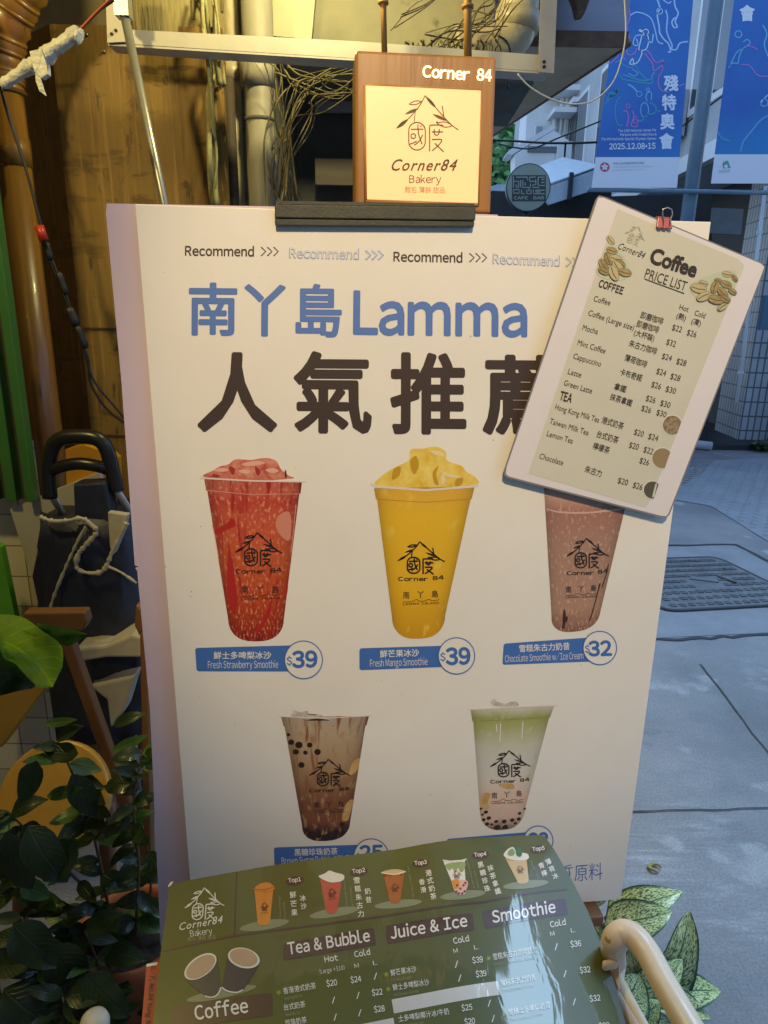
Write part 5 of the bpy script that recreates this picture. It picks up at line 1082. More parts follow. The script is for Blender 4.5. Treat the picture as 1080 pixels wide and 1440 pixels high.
b.build('trim', tl)
b = MB(); b.prism([T(x, y, -.058) for x, y in ((151, 720), (180, 724), (172, 752), (160, 780), (154, 770))], Vector((0, .02, 0)), trim); b.build('bag_corner', tl, .003)
for x_ in (95, 185):
    b = MB(); p = T(x_, 1150); b.tube([(p.x - .012, YS + .06, .06), (p.x + .012, YS + .06, .06)], .06, blk, 20); b.build('wheel', tl)
b = MB(); b.tube([T(82, 1000), Vector((T(95, 1150).x, YS + .06, .06))], .009, zn, 8); b.tube([T(184, 1000), Vector((T(185, 1150).x, YS + .06, .06))], .009, zn, 8); b.build('axle_strut', tl)
whp = mat('white carton', (.50, .47, .38), .7, col2=(.42, .39, .31), scale=5); yel = mat('yellow plastic', (.55, .27, .02), .35, col2=(.48, .22, .015), scale=8)
b = MB(); b.prism([T(x, y, .10) for x, y in ((14, 716), (70, 692), (140, 664), (152, 740), (110, 840), (50, 830))], Vector((0, .03, 0)), whp); tag(b.build('white_board'), 'white board leaning on the wall behind the navy trolley', 'board')
b = MB(); b.prism([T(x, y, .12) for x, y in ((92, 632), (118, 626), (142, 634), (158, 648), (160, 720), (94, 690))], Vector((0, .06, 0)), yel); tag(b.build('yellow_container'), 'yellow container glimpsed through the black trolley handle', 'container')
bx = mat('pale tarpaulin', (.42, .38, .27), .8, col2=(.30, .27, .19), scale=6, bump=.4, bscale=12)
b = MB(); b.prism([T(x, y, -.10) for x, y in ((105, 912), (150, 908), (185, 893), (204, 897), (206, 925), (150, 925), (108, 932))], Vector((0, .12, .0)), bx); b.prism([T(x, y, -.08) for x, y in ((125, 965), (190, 950), (175, 1000), (155, 1025), (150, 985))], Vector((0, .05, 0)), bx); tag(b.build('tarpaulin', None, .006), 'pale folded tarpaulin under the navy trolley bag', 'tarpaulin')

# ================================================================== wooden chair and stool behind the plants
wd2 = mat('orange brown wood', (.19, .085, .022), .5, col2=(.12, .05, .014), scale=5, stretch=(1, 1, .3), bump=.06, bscale=30)
wy = mat('yellow varnished wood', (.46, .26, .035), .4, col2=(.38, .19, .025), scale=6, bump=.05, coat=.15)
ch = thing('wooden_chair', 'orange brown wooden folding chair frame below the trolley', 'chair', tuple(atY(80, 1100, 1.25)))
YC = 1.22; C_ = lambda x, y, o=0.0: atY(x, y, YC + o)
for nm, q, e in (('top_rail', ((32, 862), (118, 861), (122, 876), (116, 888), (30, 886)), .03), ('leg', ((82, 900), (98, 897), (240, 1296), (226, 1300)), .025), ('leg', ((196, 890), (206, 890), (214, 1300), (204, 1300)), .03), ('arm', ((-30, 985), (60, 950), (75, 955), (4, 1050), (-30, 1068)), .03)):
    b = MB(); b.prism([C_(*p) for p in q], Vector((0, e, 0)), wy if nm == 'arm' else wd2); b.build(nm, ch, .004)
b = MB(); b.prism([C_(*p) for p in ((190, 850), (200, 856), (202, 885), (196, 898), (188, 880))], Vector((0, .03, 0)), wd2); b.build('back_knob', ch, .006)
stl = thing('round_stool', 'yellow wooden stool with a round seat behind the leafy plants', 'stool', tuple(atY(80, 1150, 1.05)))
sc = atY(82, 1122, 1.02); 
b = MB(); b.disc(sc, (0, -.82, .57), .098, wy, .022, 44); b.build('seat', stl, .004)
for x, y in ((-30, 1180), (150, 1130), (30, 1190)):
    p = atY(x, y, 1.06); b = MB(); b.tube([p, Vector((p.x * 1.12, 1.12, 0))], .016, wd2, 10); b.build('leg', stl)

# ================================================================== plants
def veined(m, k=.35):
    nt = m.node_tree; L = nt.links; bs = nt.nodes['Principled BSDF']; src = bs.inputs['Base Color'].links[0].from_socket
    uv = _n(nt, 'ShaderNodeUVMap'); sp = _n(nt, 'ShaderNodeSeparateXYZ'); L.new(uv.outputs[0], sp.inputs[0]); ab = _n(nt, 'ShaderNodeMath', operation='ABSOLUTE'); L.new(sp.outputs[0], ab.inputs[0])
    a = _n(nt, 'ShaderNodeMath', operation='MULTIPLY_ADD'); L.new(ab.outputs[0], a.inputs[0]); a.inputs[1].default_value = -.28; L.new(sp.outputs[1], a.inputs[2])
    f = _n(nt, 'ShaderNodeMath', operation='MULTIPLY'); L.new(a.outputs[0], f.inputs[0]); f.inputs[1].default_value = 9; g = _n(nt, 'ShaderNodeMath', operation='FRACT'); L.new(f.outputs[0], g.inputs[0])
    r = _n(nt, 'ShaderNodeValToRGB'); r.color_ramp.elements[0].position = .0; r.color_ramp.elements[0].color = (1, 1, 1, 1); r.color_ramp.elements[1].position = .16; r.color_ramp.elements[1].color = (0, 0, 0, 1); L.new(g.outputs[0], r.inputs[0])
    r2 = _n(nt, 'ShaderNodeValToRGB'); r2.color_ramp.elements[0].position = .02; r2.color_ramp.elements[0].color = (1, 1, 1, 1); r2.color_ramp.elements[1].position = .09; r2.color_ramp.elements[1].color = (0, 0, 0, 1); L.new(ab.outputs[0], r2.inputs[0])
    mxv = _n(nt, 'ShaderNodeMath', operation='MAXIMUM'); L.new(r.outputs[0], mxv.inputs[0]); L.new(r2.outputs[0], mxv.inputs[1]); ml = _n(nt, 'ShaderNodeMath', operation='MULTIPLY'); L.new(mxv.outputs[0], ml.inputs[0]); ml.inputs[1].default_value = k
    c = bs.inputs['Base Color'].default_value; mx = _n(nt, 'ShaderNodeMix', data_type='RGBA'); L.new(ml.outputs[0], mx.inputs[0]); L.new(src, mx.inputs[6]); mx.inputs[7].default_value = (min(1, c[0] * 2 + .02), min(1, c[1] * 1.7 + .02), min(1, c[2] * 1.8 + .01), 1); L.new(mx.outputs[2], bs.inputs['Base Color'])
    bp = _n(nt, 'ShaderNodeBump'); bp.inputs['Strength'].default_value = .35; bp.inputs['Distance'].default_value = .004; bp.invert = True; L.new(mxv.outputs[0], bp.inputs['Height']); L.new(bp.outputs[0], bs.inputs['Normal'])
    tr_ = _n(nt, 'ShaderNodeBsdfTranslucent'); L.new(mx.outputs[2], tr_.inputs[0]); ms = _n(nt, 'ShaderNodeMixShader'); ms.inputs[0].default_value = .28; L.new(bs.outputs[0], ms.inputs[1]); L.new(tr_.outputs[0], ms.inputs[2]); L.new(ms.outputs[0], nt.nodes['Material Output'].inputs[0])
lf_dark = mat('dark green leaf', (.014, .032, .008), .40, col2=(.028, .055, .012), scale=14, coat=.12); lf_mid = mat('mid green leaf', (.040, .095, .016), .4, col2=(.06, .13, .022), scale=14); lf_lit = mat('lamp lit leaf', (.30, .50, .022), .40, col2=(.40, .58, .045), scale=22, spots=(.20, .38, .02), sscale=30, sth=.62); stem_m = mat('green stem', (.07, .075, .022), .6, col2=(.12, .07, .03), scale=30)  # yellow green tone is brightened: lamp light put into the colour
for m in (lf_dark, lf_mid, lf_lit): veined(m, .35 if m != lf_lit else .5)
terra = mat('terracotta', (.34, .10, .035), .7, col2=(.26, .07, .025), scale=12, bump=.12, bscale=40); soil = mat('dark soil', (.025, .018, .012), .9, col2=(.05, .035, .02), scale=40, bump=.6, bscale=50)
big = thing('broad_leaf_plant', 'bright yellow green broad leaf reaching in at the left edge', 'plant', tuple(atY(-60, 1000, .78)))
def lobed(b, mid, up, dn, m, y, dz=.0):
    """broad lobed leaf: midrib, upper edge and lower edge given as matching lists of points"""
    vs = []; uv = []; n = len(mid)
    for i in range(n):
        t = i / (n - 1)
        for q in (-1, -.66, -.33, 0, .33, .66, 1):
            e = up[i] if q < 0 else dn[i]; k = abs(q); x, yy = mid[i][0] + (e[0] - mid[i][0]) * k, mid[i][1] + (e[1] - mid[i][1]) * k
            vs.append(atY(x, yy, y + dz * t - (.030 if q < 0 else .016) * k ** 1.4 + .006 * math.sin(t * 13 + q * 2))); uv.append((q, t))
    b.add(vs, [(i * 7 + k, i * 7 + k + 1, i * 7 + k + 8, i * 7 + k + 7) for i in range(n - 1) for k in range(6)], m, True, uv)
g3 = lambda L_: [(p.x, p.y) for p in cr(L_, 5)]
b = MB(); lobed(b, g3([(-70, 905), (-30, 903), (0, 902), (25, 912), (45, 928), (62, 945), (74, 966)]), g3([(-60, 880), (-30, 868), (0, 864), (32, 868), (58, 886), (86, 908), (88, 938)]), g3([(-70, 930), (-40, 925), (-6, 908), (6, 926), (22, 934), (38, 952), (56, 968)]), lf_lit, .80, .03); tag(b.build('leaf', big), 'yellow green half with lamp light painted into its colour', None)
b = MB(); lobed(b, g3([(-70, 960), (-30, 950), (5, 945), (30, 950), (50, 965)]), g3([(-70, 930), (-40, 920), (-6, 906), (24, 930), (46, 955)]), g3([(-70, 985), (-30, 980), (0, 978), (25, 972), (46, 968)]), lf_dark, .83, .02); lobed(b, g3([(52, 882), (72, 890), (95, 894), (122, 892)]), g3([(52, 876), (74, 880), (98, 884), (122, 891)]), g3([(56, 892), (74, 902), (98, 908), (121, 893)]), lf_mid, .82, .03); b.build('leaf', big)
b = MB(); b.tube(cr([atY(-60, 985, .80), atY(-90, 1090, .85), atY(-95, 1300, .9)], 5), .005, stem_m, 8); b.build('stem', big)
pp = thing('potted_shrub', 'dark leafy shrub in a terracotta pot at the lower left', 'plant', tuple(atY(185, 1400, .92)))
pc_ = atY(186, 1312, .90)
b = MB(); b.lathe([(.0, -.16), (.055, -.16), (.080, -.02), (.090, -.02), (.092, .012), (.083, .012), (.080, -.006)], terra, pc_, 36); b.build('pot', pp)
b = MB(); b.lathe([(.0, .0), (.05, .0), (.081, -.012)], soil, pc_, 28); b.build('soil', pp)
crate_m = mat('dark crate wood', (.07, .045, .025), .8, col2=(.045, .03, .018), scale=10)
b = MB(); b.box((pc_.x, pc_.y + .02, (pc_.z - .16) / 2), (.20, .20, pc_.z - .16), crate_m); tag(b.build('wooden_crate', None, .004), 'dark wooden crate under the terracotta pot', 'crate')
def shrub(root, stems, leafs, seed, y0, size=(.045, .075)):
    rs = random.Random(seed); st = MB(); lv = MB()
    for pts in stems:
        c = cr([atY(px, py, y) for px, py, y in pts], 6); st.tube(c, [.0032 * (1 - .6 * i / len(c)) for i in range(len(c))], stem_m, 6)
        for i in range(2, len(c), 1):
            for sgn in (-1, 1):
                if rs.random() < .35: continue
                d = Vector((sgn * rs.uniform(.4, 1), rs.uniform(-.9, .3), rs.uniform(-.45, .5))).normalized(); L = rs.uniform(*size) * .8
                lv.leaf(c[i], c[i] + d * L, Vector((rs.uniform(-.5, .5), -.55, .8)), L * rs.uniform(.38, .6), lf_dark if rs.random() < .82 else lf_mid, rs.uniform(-.1, .2), rs.uniform(.1, .35), 6)
    for (bx_, by_, tx, ty, y, w_, m) in leafs: lv.leaf(atY(bx_, by_, y), atY(tx, ty, y + rs.uniform(-.02, .02)), (rs.uniform(-.3, .3), -.7, .6), w_, m, rs.uniform(-.08, .16), rs.uniform(.1, .3), 8)
    st.build('stem', root); lv.build('foliage', root)
shrub(pp, [[(160, 1320, .90), (140, 1210, .90), (115, 1120, .89), (80, 1040, .88)], [(190, 1318, .90), (195, 1220, .89), (188, 1130, .90), (200, 1060, .92)], [(172, 1322, .90), (120, 1250, .88), (60, 1190, .87), (10, 1140, .86)], [(200, 1322, .92), (212, 1250, .92), (205, 1180, .93)], [(150, 1330, .9), (90, 1290, .88), (40, 1260, .86), (-10, 1230, .85)]],
  [(158, 1056, 208, 1034, .93, .018, lf_mid), (160, 1020, 208, 1003, .95, .020, lf_dark), (62, 1018, 108, 1012, .88, .014, lf_mid), (66, 1120, 116, 1108, .86, .020, lf_mid), (52, 1070, 30, 1130, .84, .036, lf_dark), (40, 1160, 95, 1240, .80, .055, lf_dark), (108, 1180, 62, 1240, .80, .05, lf_dark), (185, 1225, 228, 1213, .92, .024, lf_mid), (180, 1155, 215, 1140, .93, .022, lf_mid), (30, 1240, 70, 1262, .80, .03, lf_mid), (10, 1170, 45, 1250, .80, .05, lf_dark), (110, 1060, 60, 1055, .86, .03, lf_dark), (100, 1090, 135, 1150, .86, .04, lf_dark)], 21, .9)
lp = thing('low_foliage_plant', 'dark low leafy plant filling the bottom left corner', 'plant', tuple(atY(90, 1500, .80)))
shrub(lp, [[(80, 1560, .84), (70, 1440, .82), (50, 1350, .81), (30, 1290, .80)], [(120, 1560, .84), (130, 1440, .82), (140, 1370, .82), (120, 1310, .82)], [(40, 1560, .8), (10, 1440, .78), (-10, 1350, .78)], [(150, 1560, .85), (180, 1460, .84), (200, 1390, .85)], [(100, 1560, .78), (100, 1470, .77), (90, 1400, .77)]],
  [(70, 1330, 120, 1400, .78, .06, lf_dark), (20, 1300, 80, 1360, .78, .06, lf_dark), (120, 1370, 180, 1430, .78, .055, lf_dark), (5, 1390, 70, 1440, .76, .06, lf_dark), (150, 1330, 205, 1350, .84, .04, lf_dark)], 5, .8, (.05, .085))
b = MB(); q = atY(100, 1560, .82); b.prism([(q.x - .16, q.y - .09, 0), (q.x + .10, q.y - .09, 0), (q.x + .10, q.y + .09, 0), (q.x - .16, q.y + .09, 0)], Vector((0, 0, max(.05, q.z))), terra); b.build('planter', lp, .006)
b = MB(); c = atY(133, 1438, .74); b.lathe([(0, .016), (.010, .015), (.018, .009), (.021, 0), (.020, -.012), (0, -.014)], mat('white plastic cap', (.62, .58, .48), .5), c, 20); tag(b.build('bottle_cap'), 'small round white cap among the dark leaves at the bottom left', 'cap')
# variegated plant at bottom right
def varieg(name):
    m = bpy.data.materials.new(name); m.use_nodes = True; MATS[name] = m; nt = m.node_tree; bs = nt.nodes['Principled BSDF']; L = nt.links
    uv = _n(nt, 'ShaderNodeUVMap'); sp = _n(nt, 'ShaderNodeSeparateXYZ'); L.new(uv.outputs[0], sp.inputs[0])
    mp = _n(nt, 'ShaderNodeMapping'); mp.inputs['Scale'].default_value = (1.0, 2.4, 1); mp.inputs['Rotation'].default_value = (0, 0, .0); 
    ab = _n(nt, 'ShaderNodeMath', operation='ABSOLUTE'); L.new(sp.outputs[0], ab.inputs[0])
    sh = _n(nt, 'ShaderNodeMath', operation='MULTIPLY_ADD'); L.new(ab.outputs[0], sh.inputs[0]); sh.inputs[1].default_value = -.35; L.new(sp.outputs[1], sh.inputs[2])
    cb = _n(nt, 'ShaderNodeCombineXYZ'); L.new(sp.outputs[0], cb.inputs[0]); L.new(sh.outputs[0], cb.inputs[1]); 
    tc = _n(nt, 'ShaderNodeTexCoord'); vx = _n(nt, 'ShaderNodeSeparateXYZ'); L.new(tc.outputs['Object'], vx.inputs[0]); zz = _n(nt, 'ShaderNodeMath', operation='MULTIPLY'); L.new(vx.outputs[0], zz.inputs[0]); zz.inputs[1].default_value = 6; L.new(zz.outputs[0], cb.inputs[2])
    L.new(cb.outputs[0], mp.inputs[0]); mp.inputs['Scale'].default_value = (5, 11, 1.5)
    nz = _n(nt, 'ShaderNodeTexNoise'); nz.inputs['Scale'].default_value = 2.4; nz.inputs['Detail'].default_value = 6; nz.inputs['Roughness'].default_value = .7; L.new(mp.outputs[0], nz.inputs['Vector'])
    r = _n(nt, 'ShaderNodeValToRGB'); r.color_ramp.elements[0].position = .455; r.color_ramp.elements[1].position = .51; r.color_ramp.elements[0].color = (.022, .07, .022, 1); r.color_ramp.elements[1].color = (.55, .62, .26, 1); L.new(nz.outputs[0], r.inputs[0])
    e = _n(nt, 'ShaderNodeValToRGB'); e.color_ramp.elements[0].position = .80; e.color_ramp.elements[1].position = .93; L.new(ab.outputs[0], e.inputs[0])
    mx = _n(nt, 'ShaderNodeMix', data_type='RGBA'); L.new(e.outputs[0], mx.inputs[0]); L.new(r.outputs[0], mx.inputs[6]); mx.inputs[7].default_value = (.018, .07, .022, 1)
    v = _n(nt, 'ShaderNodeValToRGB'); v.color_ramp.elements[0].position = .02; v.color_ramp.elements[1].position = .06; v.color_ramp.elements[0].color = (1, 1, 1, 1); v.color_ramp.elements[1].color = (0, 0, 0, 1); L.new(ab.outputs[0], v.inputs[0])
    m2 = _n(nt, 'ShaderNodeMix', data_type='RGBA'); L.new(v.outputs[0], m2.inputs[0]); L.new(mx.outputs[2], m2.inputs[6]); m2.inputs[7].default_value = (.03, .10, .03, 1)
    L.new(m2.outputs[2], bs.inputs['Base Color']); bs.inputs['Roughness'].default_value = .35
    return m
vm = varieg('variegated leaf')
vp = thing('variegated_plant', 'plant with speckled cream and green leaves beside the cream rail', 'plant', tuple(atY(900, 1500, .98)))
YV = .93; base = (880, 1480)
b = MB()
for bx_, by_, tx, ty, w_, y0_, y1_, nrm in ((852, 1290, 960, 1254, .062, .98, 1.0, (-.1, -.6, .8)), (850, 1300, 945, 1282, .070, .96, .97, (.0, -.7, .6)), (918, 1400, 970, 1281, .088, .95, .99, (.15, -.9, .4)), (930, 1395, 1014, 1394, .058, .94, .95, (.1, -.5, .8)), (905, 1400, 1000, 1432, .05, .92, .92, (.1, -.4, .8)), (905, 1420, 885, 1330, .07, .93, .96, (-.2, -.8, .5)), (850, 1270, 815, 1232, .05, 1.0, 1.02, (-.1, -.8, .5)), (900, 1420, 950, 1480, .07, .90, .88, (.2, -.5, .8)), (860, 1345, 828, 1290, .06, .97, .99, (-.1, -.8, .5)), (890, 1400, 960, 1350, .07, .92, .95, (.1, -.8, .5)), (870, 1420, 900, 1370, .08, .90, .93, (0, -.7, .6)), (930, 1430, 975, 1418, .05, .90, .92, (.1, -.5, .8)), (880, 1440, 930, 1410, .07, .9, .9, (.1, -.5, .8))):
    b.leaf(atY(bx_, by_, y0_ - .10), atY(tx, ty, y1_ - .10), nrm, w_ * .92, vm, .12, .18, 10, .85)
b.build('foliage', vp)
b = MB(); rt_ = atY(905, 1505, .86)
for q in ((852, 1290, .98), (850, 1300, .96), (918, 1400, .95), (930, 1395, .94), (905, 1420, .93), (970, 1440, .95)):
    p = atY(q[0], q[1], q[2] - .10); b.tube(cr([rt_, (rt_ + p) / 2 + Vector((.01, -.01, .01)), p], 5), .0035, stem_m, 7)
b.build('stem', vp)
b = MB(); b.lathe([(0, 0), (.055, 0), (.075, .085), (.084, .085), (.084, .102), (.074, .102), (.07, .09), (0, .088)], terra, (rt_.x, rt_.y, 0), 32); b.build('pot', vp)

# ================================================================== street behind on the right
# overhanging upper storey with siding and a brown soffit
sid = mat('pale siding', (.34, .36, .44), .6, col2=(.29, .31, .385), scale=4, stretch=(1, 1, 6)); sof = mat('brown soffit', (.50, .38, .25), .8, col2=(.36, .26, .165), scale=3, bump=.2, bscale=12); rust = mat('rusty trim', (.10, .055, .03), .8, col2=(.17, .10, .06), scale=20)
YO = 3.05; zo = atY(830, 64, YO).z
e0 = atY(882, 63, YO); e1 = atZ(697, 188, zo); ed = (e1 - e0); e2 = e0 + ed * 1.25
ov = thing('overhanging_storey', 'overhanging upper storey with pale siding and a brown soffit above the street', 'building', (e0.x, YO, 0))
b = MB(); b.prism([(-.2, YO, zo + .0), (e0.x, YO, zo), (e2.x, e2.y, zo), (-.2, e2.y, zo)], Vector((0, 0, .05)), sof); b.build('soffit', ov)
b = MB(); n = 16
for k in range(n):
    z0 = zo + .051 + k * .135; b.prism([(-.2, YO + .012, z0), (e0.x - .004, YO + .012, z0), (e0.x - .004, YO + .002, z0 + .131), (-.2, YO + .002, z0 + .131)], Vector((0, .02, 0)), sid)
    b.prism([(e0.x - .005, YO + .012, z0), (e2.x - .005, e2.y, z0), (e2.x - .012, e2.y, z0 + .131), (e0.x - .012, YO + .012, z0 + .131)], Vector((-.02, 0, 0)), sid)
b.build('siding', ov)
b = MB(); b.box(((e0.x - .2) / 2, YO - .004, zo + .02), (e0.x + .2, .008, .055), rust); b.tube([Vector((e0.x + .004, YO, zo + .012)), Vector((e2.x + .004, e2.y, zo + .012))], .016, rust, 8); b.build('edge_trim', ov)
pm = mat('grey house wall', (.30, .29, .27), .8, col2=(.22, .21, .20), scale=2)
b = MB(); b.box((.62, 5.9, zo / 2), (.10, .5, zo), pm); b.build('corner_post', ov)
b = MB(); b.prism([atY(*p, 2.9) for p in ((795, -30), (808, 4), (812, 22), (822, 20), (832, -6), (840, -30))], Vector((0, .05, 0)), rust); tag(b.build('rusty_bracket', None, .006), 'dark rusty bracket tip hanging at the top edge of the picture', 'bracket')
# banners on the lamp post
YB = 6.5
bb = mat('blue banner', (.016, .10, .40), .5, col2=(.025, .18, .52), scale=.9, lo=.3, hi=.7); bw = mat('banner white', (.74, .76, .80), .5); bcy = ink('cyan line', (.16, .46, .70)); bpk = ink('pink line', (.46, .18, .52)); bwh = ink('banner lettering white', (.72, .76, .84)); blb = ink('light blue line', (.42, .60, .86)); bgr = ink('teal line', (.05, .32, .48)); emb = ink('emblem red', (.55, .06, .10)); bgy = ink('banner grey', (.36, .40, .50))
_nt = bb.node_tree; _b = _nt.nodes['Principled BSDF']; _src = _b.inputs['Base Color'].links[0].from_socket
_tc = _n(_nt, 'ShaderNodeTexCoord'); _sp = _n(_nt, 'ShaderNodeSeparateXYZ'); _nt.links.new(_tc.outputs['Object'], _sp.inputs[0])
_w = _n(_nt, 'ShaderNodeMath', operation='MULTIPLY_ADD'); _nt.links.new(_sp.outputs[0], _w.inputs[0]); _w.inputs[1].default_value = -.28; _nt.links.new(_sp.outputs[2], _w.inputs[2])
_mr = _n(_nt, 'ShaderNodeMapRange'); _mr.inputs[1].default_value = 1.1; _mr.inputs[2].default_value = 2.3; _mr.inputs[3].default_value = 1; _mr.inputs[4].default_value = 0; _nt.links.new(_w.outputs[0], _mr.inputs[0])
_mx = _n(_nt, 'ShaderNodeMix', data_type='RGBA'); _nt.links.new(_mr.outputs[0], _mx.inputs[0]); _nt.links.new(_src, _mx.inputs[6]); _mx.inputs[7].default_value = (.03, .38, .62, 1); _nt.links.new(_mx.outputs[2], _b.inputs['Base Color'])
pole_m = mat('blue grey painted steel', (.13, .21, .28), .4, col2=(.10, .165, .22), scale=6)
lpst = thing('lamp_post', 'slim blue grey lamp post between the two blue banners', 'lamp post', tuple(atY(967, 307, 6.62) * 1) )
b = MB(); t0 = atY(967, 307, 6.62); b.tube([(t0.x, 6.62, 0), (t0.x, 6.62, 7.0)], .062, pole_m, 18); b.build('pole', lpst)
b = MB(); zb = atY(900, 267, YB).z
b.tube([(atY(828, 267, YB).x, YB + .03, zb), (atY(1130, 267, YB).x, YB + .03, zb)], .020, pole_m, 10); b.build('lower_arm', lpst)
b = MB(); b.tube([(t0.x, 6.62, 6.1), (t0.x - 1.4, 6.54, 6.1)], .02, pole_m, 10); b.tube([(t0.x, 6.62, 6.1), (t0.x + 1.4, 6.54, 6.1)], .02, pole_m, 10); b.build('upper_arm', lpst)
def banner(L0, R0, L1, R1, yband, lab):
    """L0/R0 lower corners, L1/R1 upper corners (pixels)"""
    s = Surf(atY(*L0, YB), (1, 0, 0), (0, 0, -1), (0, -1, 0)); t = thing('street_banner', lab, 'banner', tuple(atY(*L0, YB)), 'banners on the lamp post')
    mid = lambda a, c, y: (a[0] + (c[0] - a[0]) * (y - a[1]) / (c[1] - a[1]), y)
    b = MB(); b.prism([atY(*L1, YB), atY(*R1, YB), atY(*mid(R0, R1, yband), YB), atY(*mid(L0, L1, yband), YB)], Vector((0, .004, 0)), bb); b.build('cloth', t)
    b = MB(); b.prism([atY(*mid(L0, L1, yband), YB), atY(*mid(R0, R1, yband), YB), atY(*R0, YB), atY(*L0, YB)], Vector((0, .004, 0)), bw); b.build('footer', t)
    return s, t
s1, t1 = banner((832, 264), (952, 264), (896, -200), (992, -200), 221, 'blue sports banner with vertical white lettering hung left of the lamp post')
pr = Print(s1).zoom(820, 0, 5.333); LY = 8
for chx, x, y in (('殘', 660, 625), ('特', 645, 770), ('奧', 632, 912), ('會', 626, 1060)): pr.text(chx, x - 54, y + 56, x + 54, y + 54, 112, bwh, LY, .03)
pr.text('2025.12.08•15', 196, 1120, 543, 1115, 44, bwh, LY, .02)
pr.text('The 12th National Games for', 262, 990, 550, 984, 19, bwh, LY, .01); pr.text('Persons with Disabilities &', 278, 1020, 550, 1016, 19, bwh, LY, .01); pr.text('The 9th National Special Olympic Games', 135, 1053, 548, 1048, 19, bwh, LY, .01)
pr.circle((162, 1253), 36, emb, LY, 30)
for k in range(5):
    a = 2 * math.pi * k / 5 - math.pi / 2; pr.circle((162 + 15 * math.cos(a), 1253 + 15 * math.sin(a)), 12, bwh, LY + 2, 12, 7, a)
pr.text('中華人民共和國香港特別行政區', 225, 1236, 458, 1230, 18, bgy, LY, .01); pr.text('Hong Kong Special Administrative Region', 225, 1256, 525, 1252, 9, bgy, LY); pr.text("People's Republic of China", 225, 1280, 455, 1276, 9, bgy, LY)
pr.build('lettering', t1)
pr = Print(s1).zoom(820, 0, 5.333)
def ln(c, m, wd=7, n=5): pr.stroke([(p.x, p.y) for p in cr(c, n)], wd * (1.3 if pr.z[2] > 4 else 1), m, LY)
ln([(548, -20), (575, 60), (555, 110), (570, 200), (575, 250), (610, 300), (640, 330), (655, 385), (635, 390)], blb, 9); ln([(680, -20), (690, 50), (712, 100), (690, 160), (705, 200), (680, 205), (665, 165), (690, 130)], blb, 9); ln([(618, 75), (632, 130), (625, 220), (640, 280), (665, 335), (665, 370), (700, 370), (725, 325), (785, 312)], blb, 8); pr.ring((573, 85), 22, 7, blb, LY, 20)
ln([(600, 0), (640, 25), (660, 10)], blb, 7)
ln([(355, 115), (400, 92), (470, 110), (515, 150), (540, 230), (560, 310), (600, 330)], blb, 7); ln([(320, 20), (345, 60), (350, 130), (330, 200), (345, 280), (330, 350), (335, 410), (385, 400), (400, 360)], bpk, 7); ln([(310, 240), (325, 330), (300, 420), (320, 450)], bpk, 6)
# runner
pr.ring((470, 240), 20, 6, bwh, LY, 18); ln([(420, 225), (440, 235), (455, 232)], bwh, 12); ln([(440, 265), (395, 270), (375, 330), (410, 340), (400, 290)], blb, 6); ln([(440, 265), (425, 330), (420, 375), (470, 370), (490, 310), (480, 262), (440, 265)], bwh, 6); ln([(485, 300), (515, 320), (525, 255)], blb, 7); ln([(425, 375), (440, 400), (405, 470), (350, 480), (370, 440), (380, 480)], bwh, 6); ln([(470, 375), (500, 400), (545, 470), (600, 450), (590, 490), (530, 530), (520, 480), (460, 400)], bpk, 7)
ln([(600, 470), (590, 540), (565, 580), (565, 640), (590, 680), (640, 690)], bpk, 6); ln([(715, 645), (760, 628)], bpk, 6); ln([(160, 455), (200, 475), (260, 420), (290, 350)], bpk, 6)
# swimmer / relief lines
ln([(240, 470), (280, 455), (300, 485), (360, 510), (390, 490), (420, 540), (470, 590), (520, 600), (505, 625), (440, 620), (350, 605), (290, 590), (280, 560)], bgr, 7); ln([(300, 560), (360, 580), (420, 600), (490, 605)], bgr, 9); ln([(370, 520), (410, 550), (380, 570), (340, 550)], bcy, 5); ln([(520, 600), (515, 570), (535, 540)], bcy, 5)
# wheelchair racer
ln([(335, 632), (375, 655), (405, 690)], bcy, 9); pr.ring((420, 705), 20, 6, bcy, LY, 16); ln([(480, 760), (470, 720), (490, 690), (512, 700), (510, 750)], bcy, 6); pr.ring((485, 672), 12, 6, bcy, LY, 14); ln([(500, 770), (545, 800), (530, 850), (480, 860), (440, 905), (415, 905)], bgr, 7); pr.stroke([(460 + 30 * math.cos(a), 825 + 55 * math.sin(a)) for a in [2 * math.pi * k / 24 for k in range(24)]], 7, bcy, LY, True); ln([(540, 830), (580, 835)], bgr, 5)
for k in range(5): ln([(160 + k * 22, 790 - k * 22), (190 + k * 20, 720 - k * 10), (210 + k * 14, 690 - k * 6), (200 + k * 16, 740 - k * 10)], bgr, 5)
ln([(285, 725), (250, 760), (240, 850), (260, 930), (300, 940)], bgr, 6); pr.ring((335, 795), 15, 6, bpk, LY, 14); ln([(300, 830), (330, 840), (340, 900), (325, 950)], bpk, 7); ln([(370, 830), (380, 880), (360, 940), (405, 945), (395, 870)], bpk, 7); pr.ring((395, 910), 18, 6, bpk, LY, 14)
pr.build('athlete_line_art', t1)
s2, t2 = banner((1000, 258), (1130, 258), (1058, -200), (1170, -200), 217, 'blue banner cut off by the right edge, right of the lamp post')
pr = Print(s2).zoom(680, 0, 2.7)
pr.text('會', 972, 80, 1030, 79, 58, bwh, LY, .03); 
pr.circle((920, 625), 13, ink('sport emblem red', (.5, .12, .2)), LY, 16); pr.poly([(908, 640), (915, 612), (928, 610), (938, 638)], ink('sport emblem green', (.1, .35, .3)), LY + 1); pr.circle((920, 632), 7, bwh, LY + 2, 12); pr.text('2025', 893, 655, 936, 653, 8, bgy, LY, .02)
pr.build('lettering', t2)
pr = Print(s2).zoom(680, 0, 2.7)
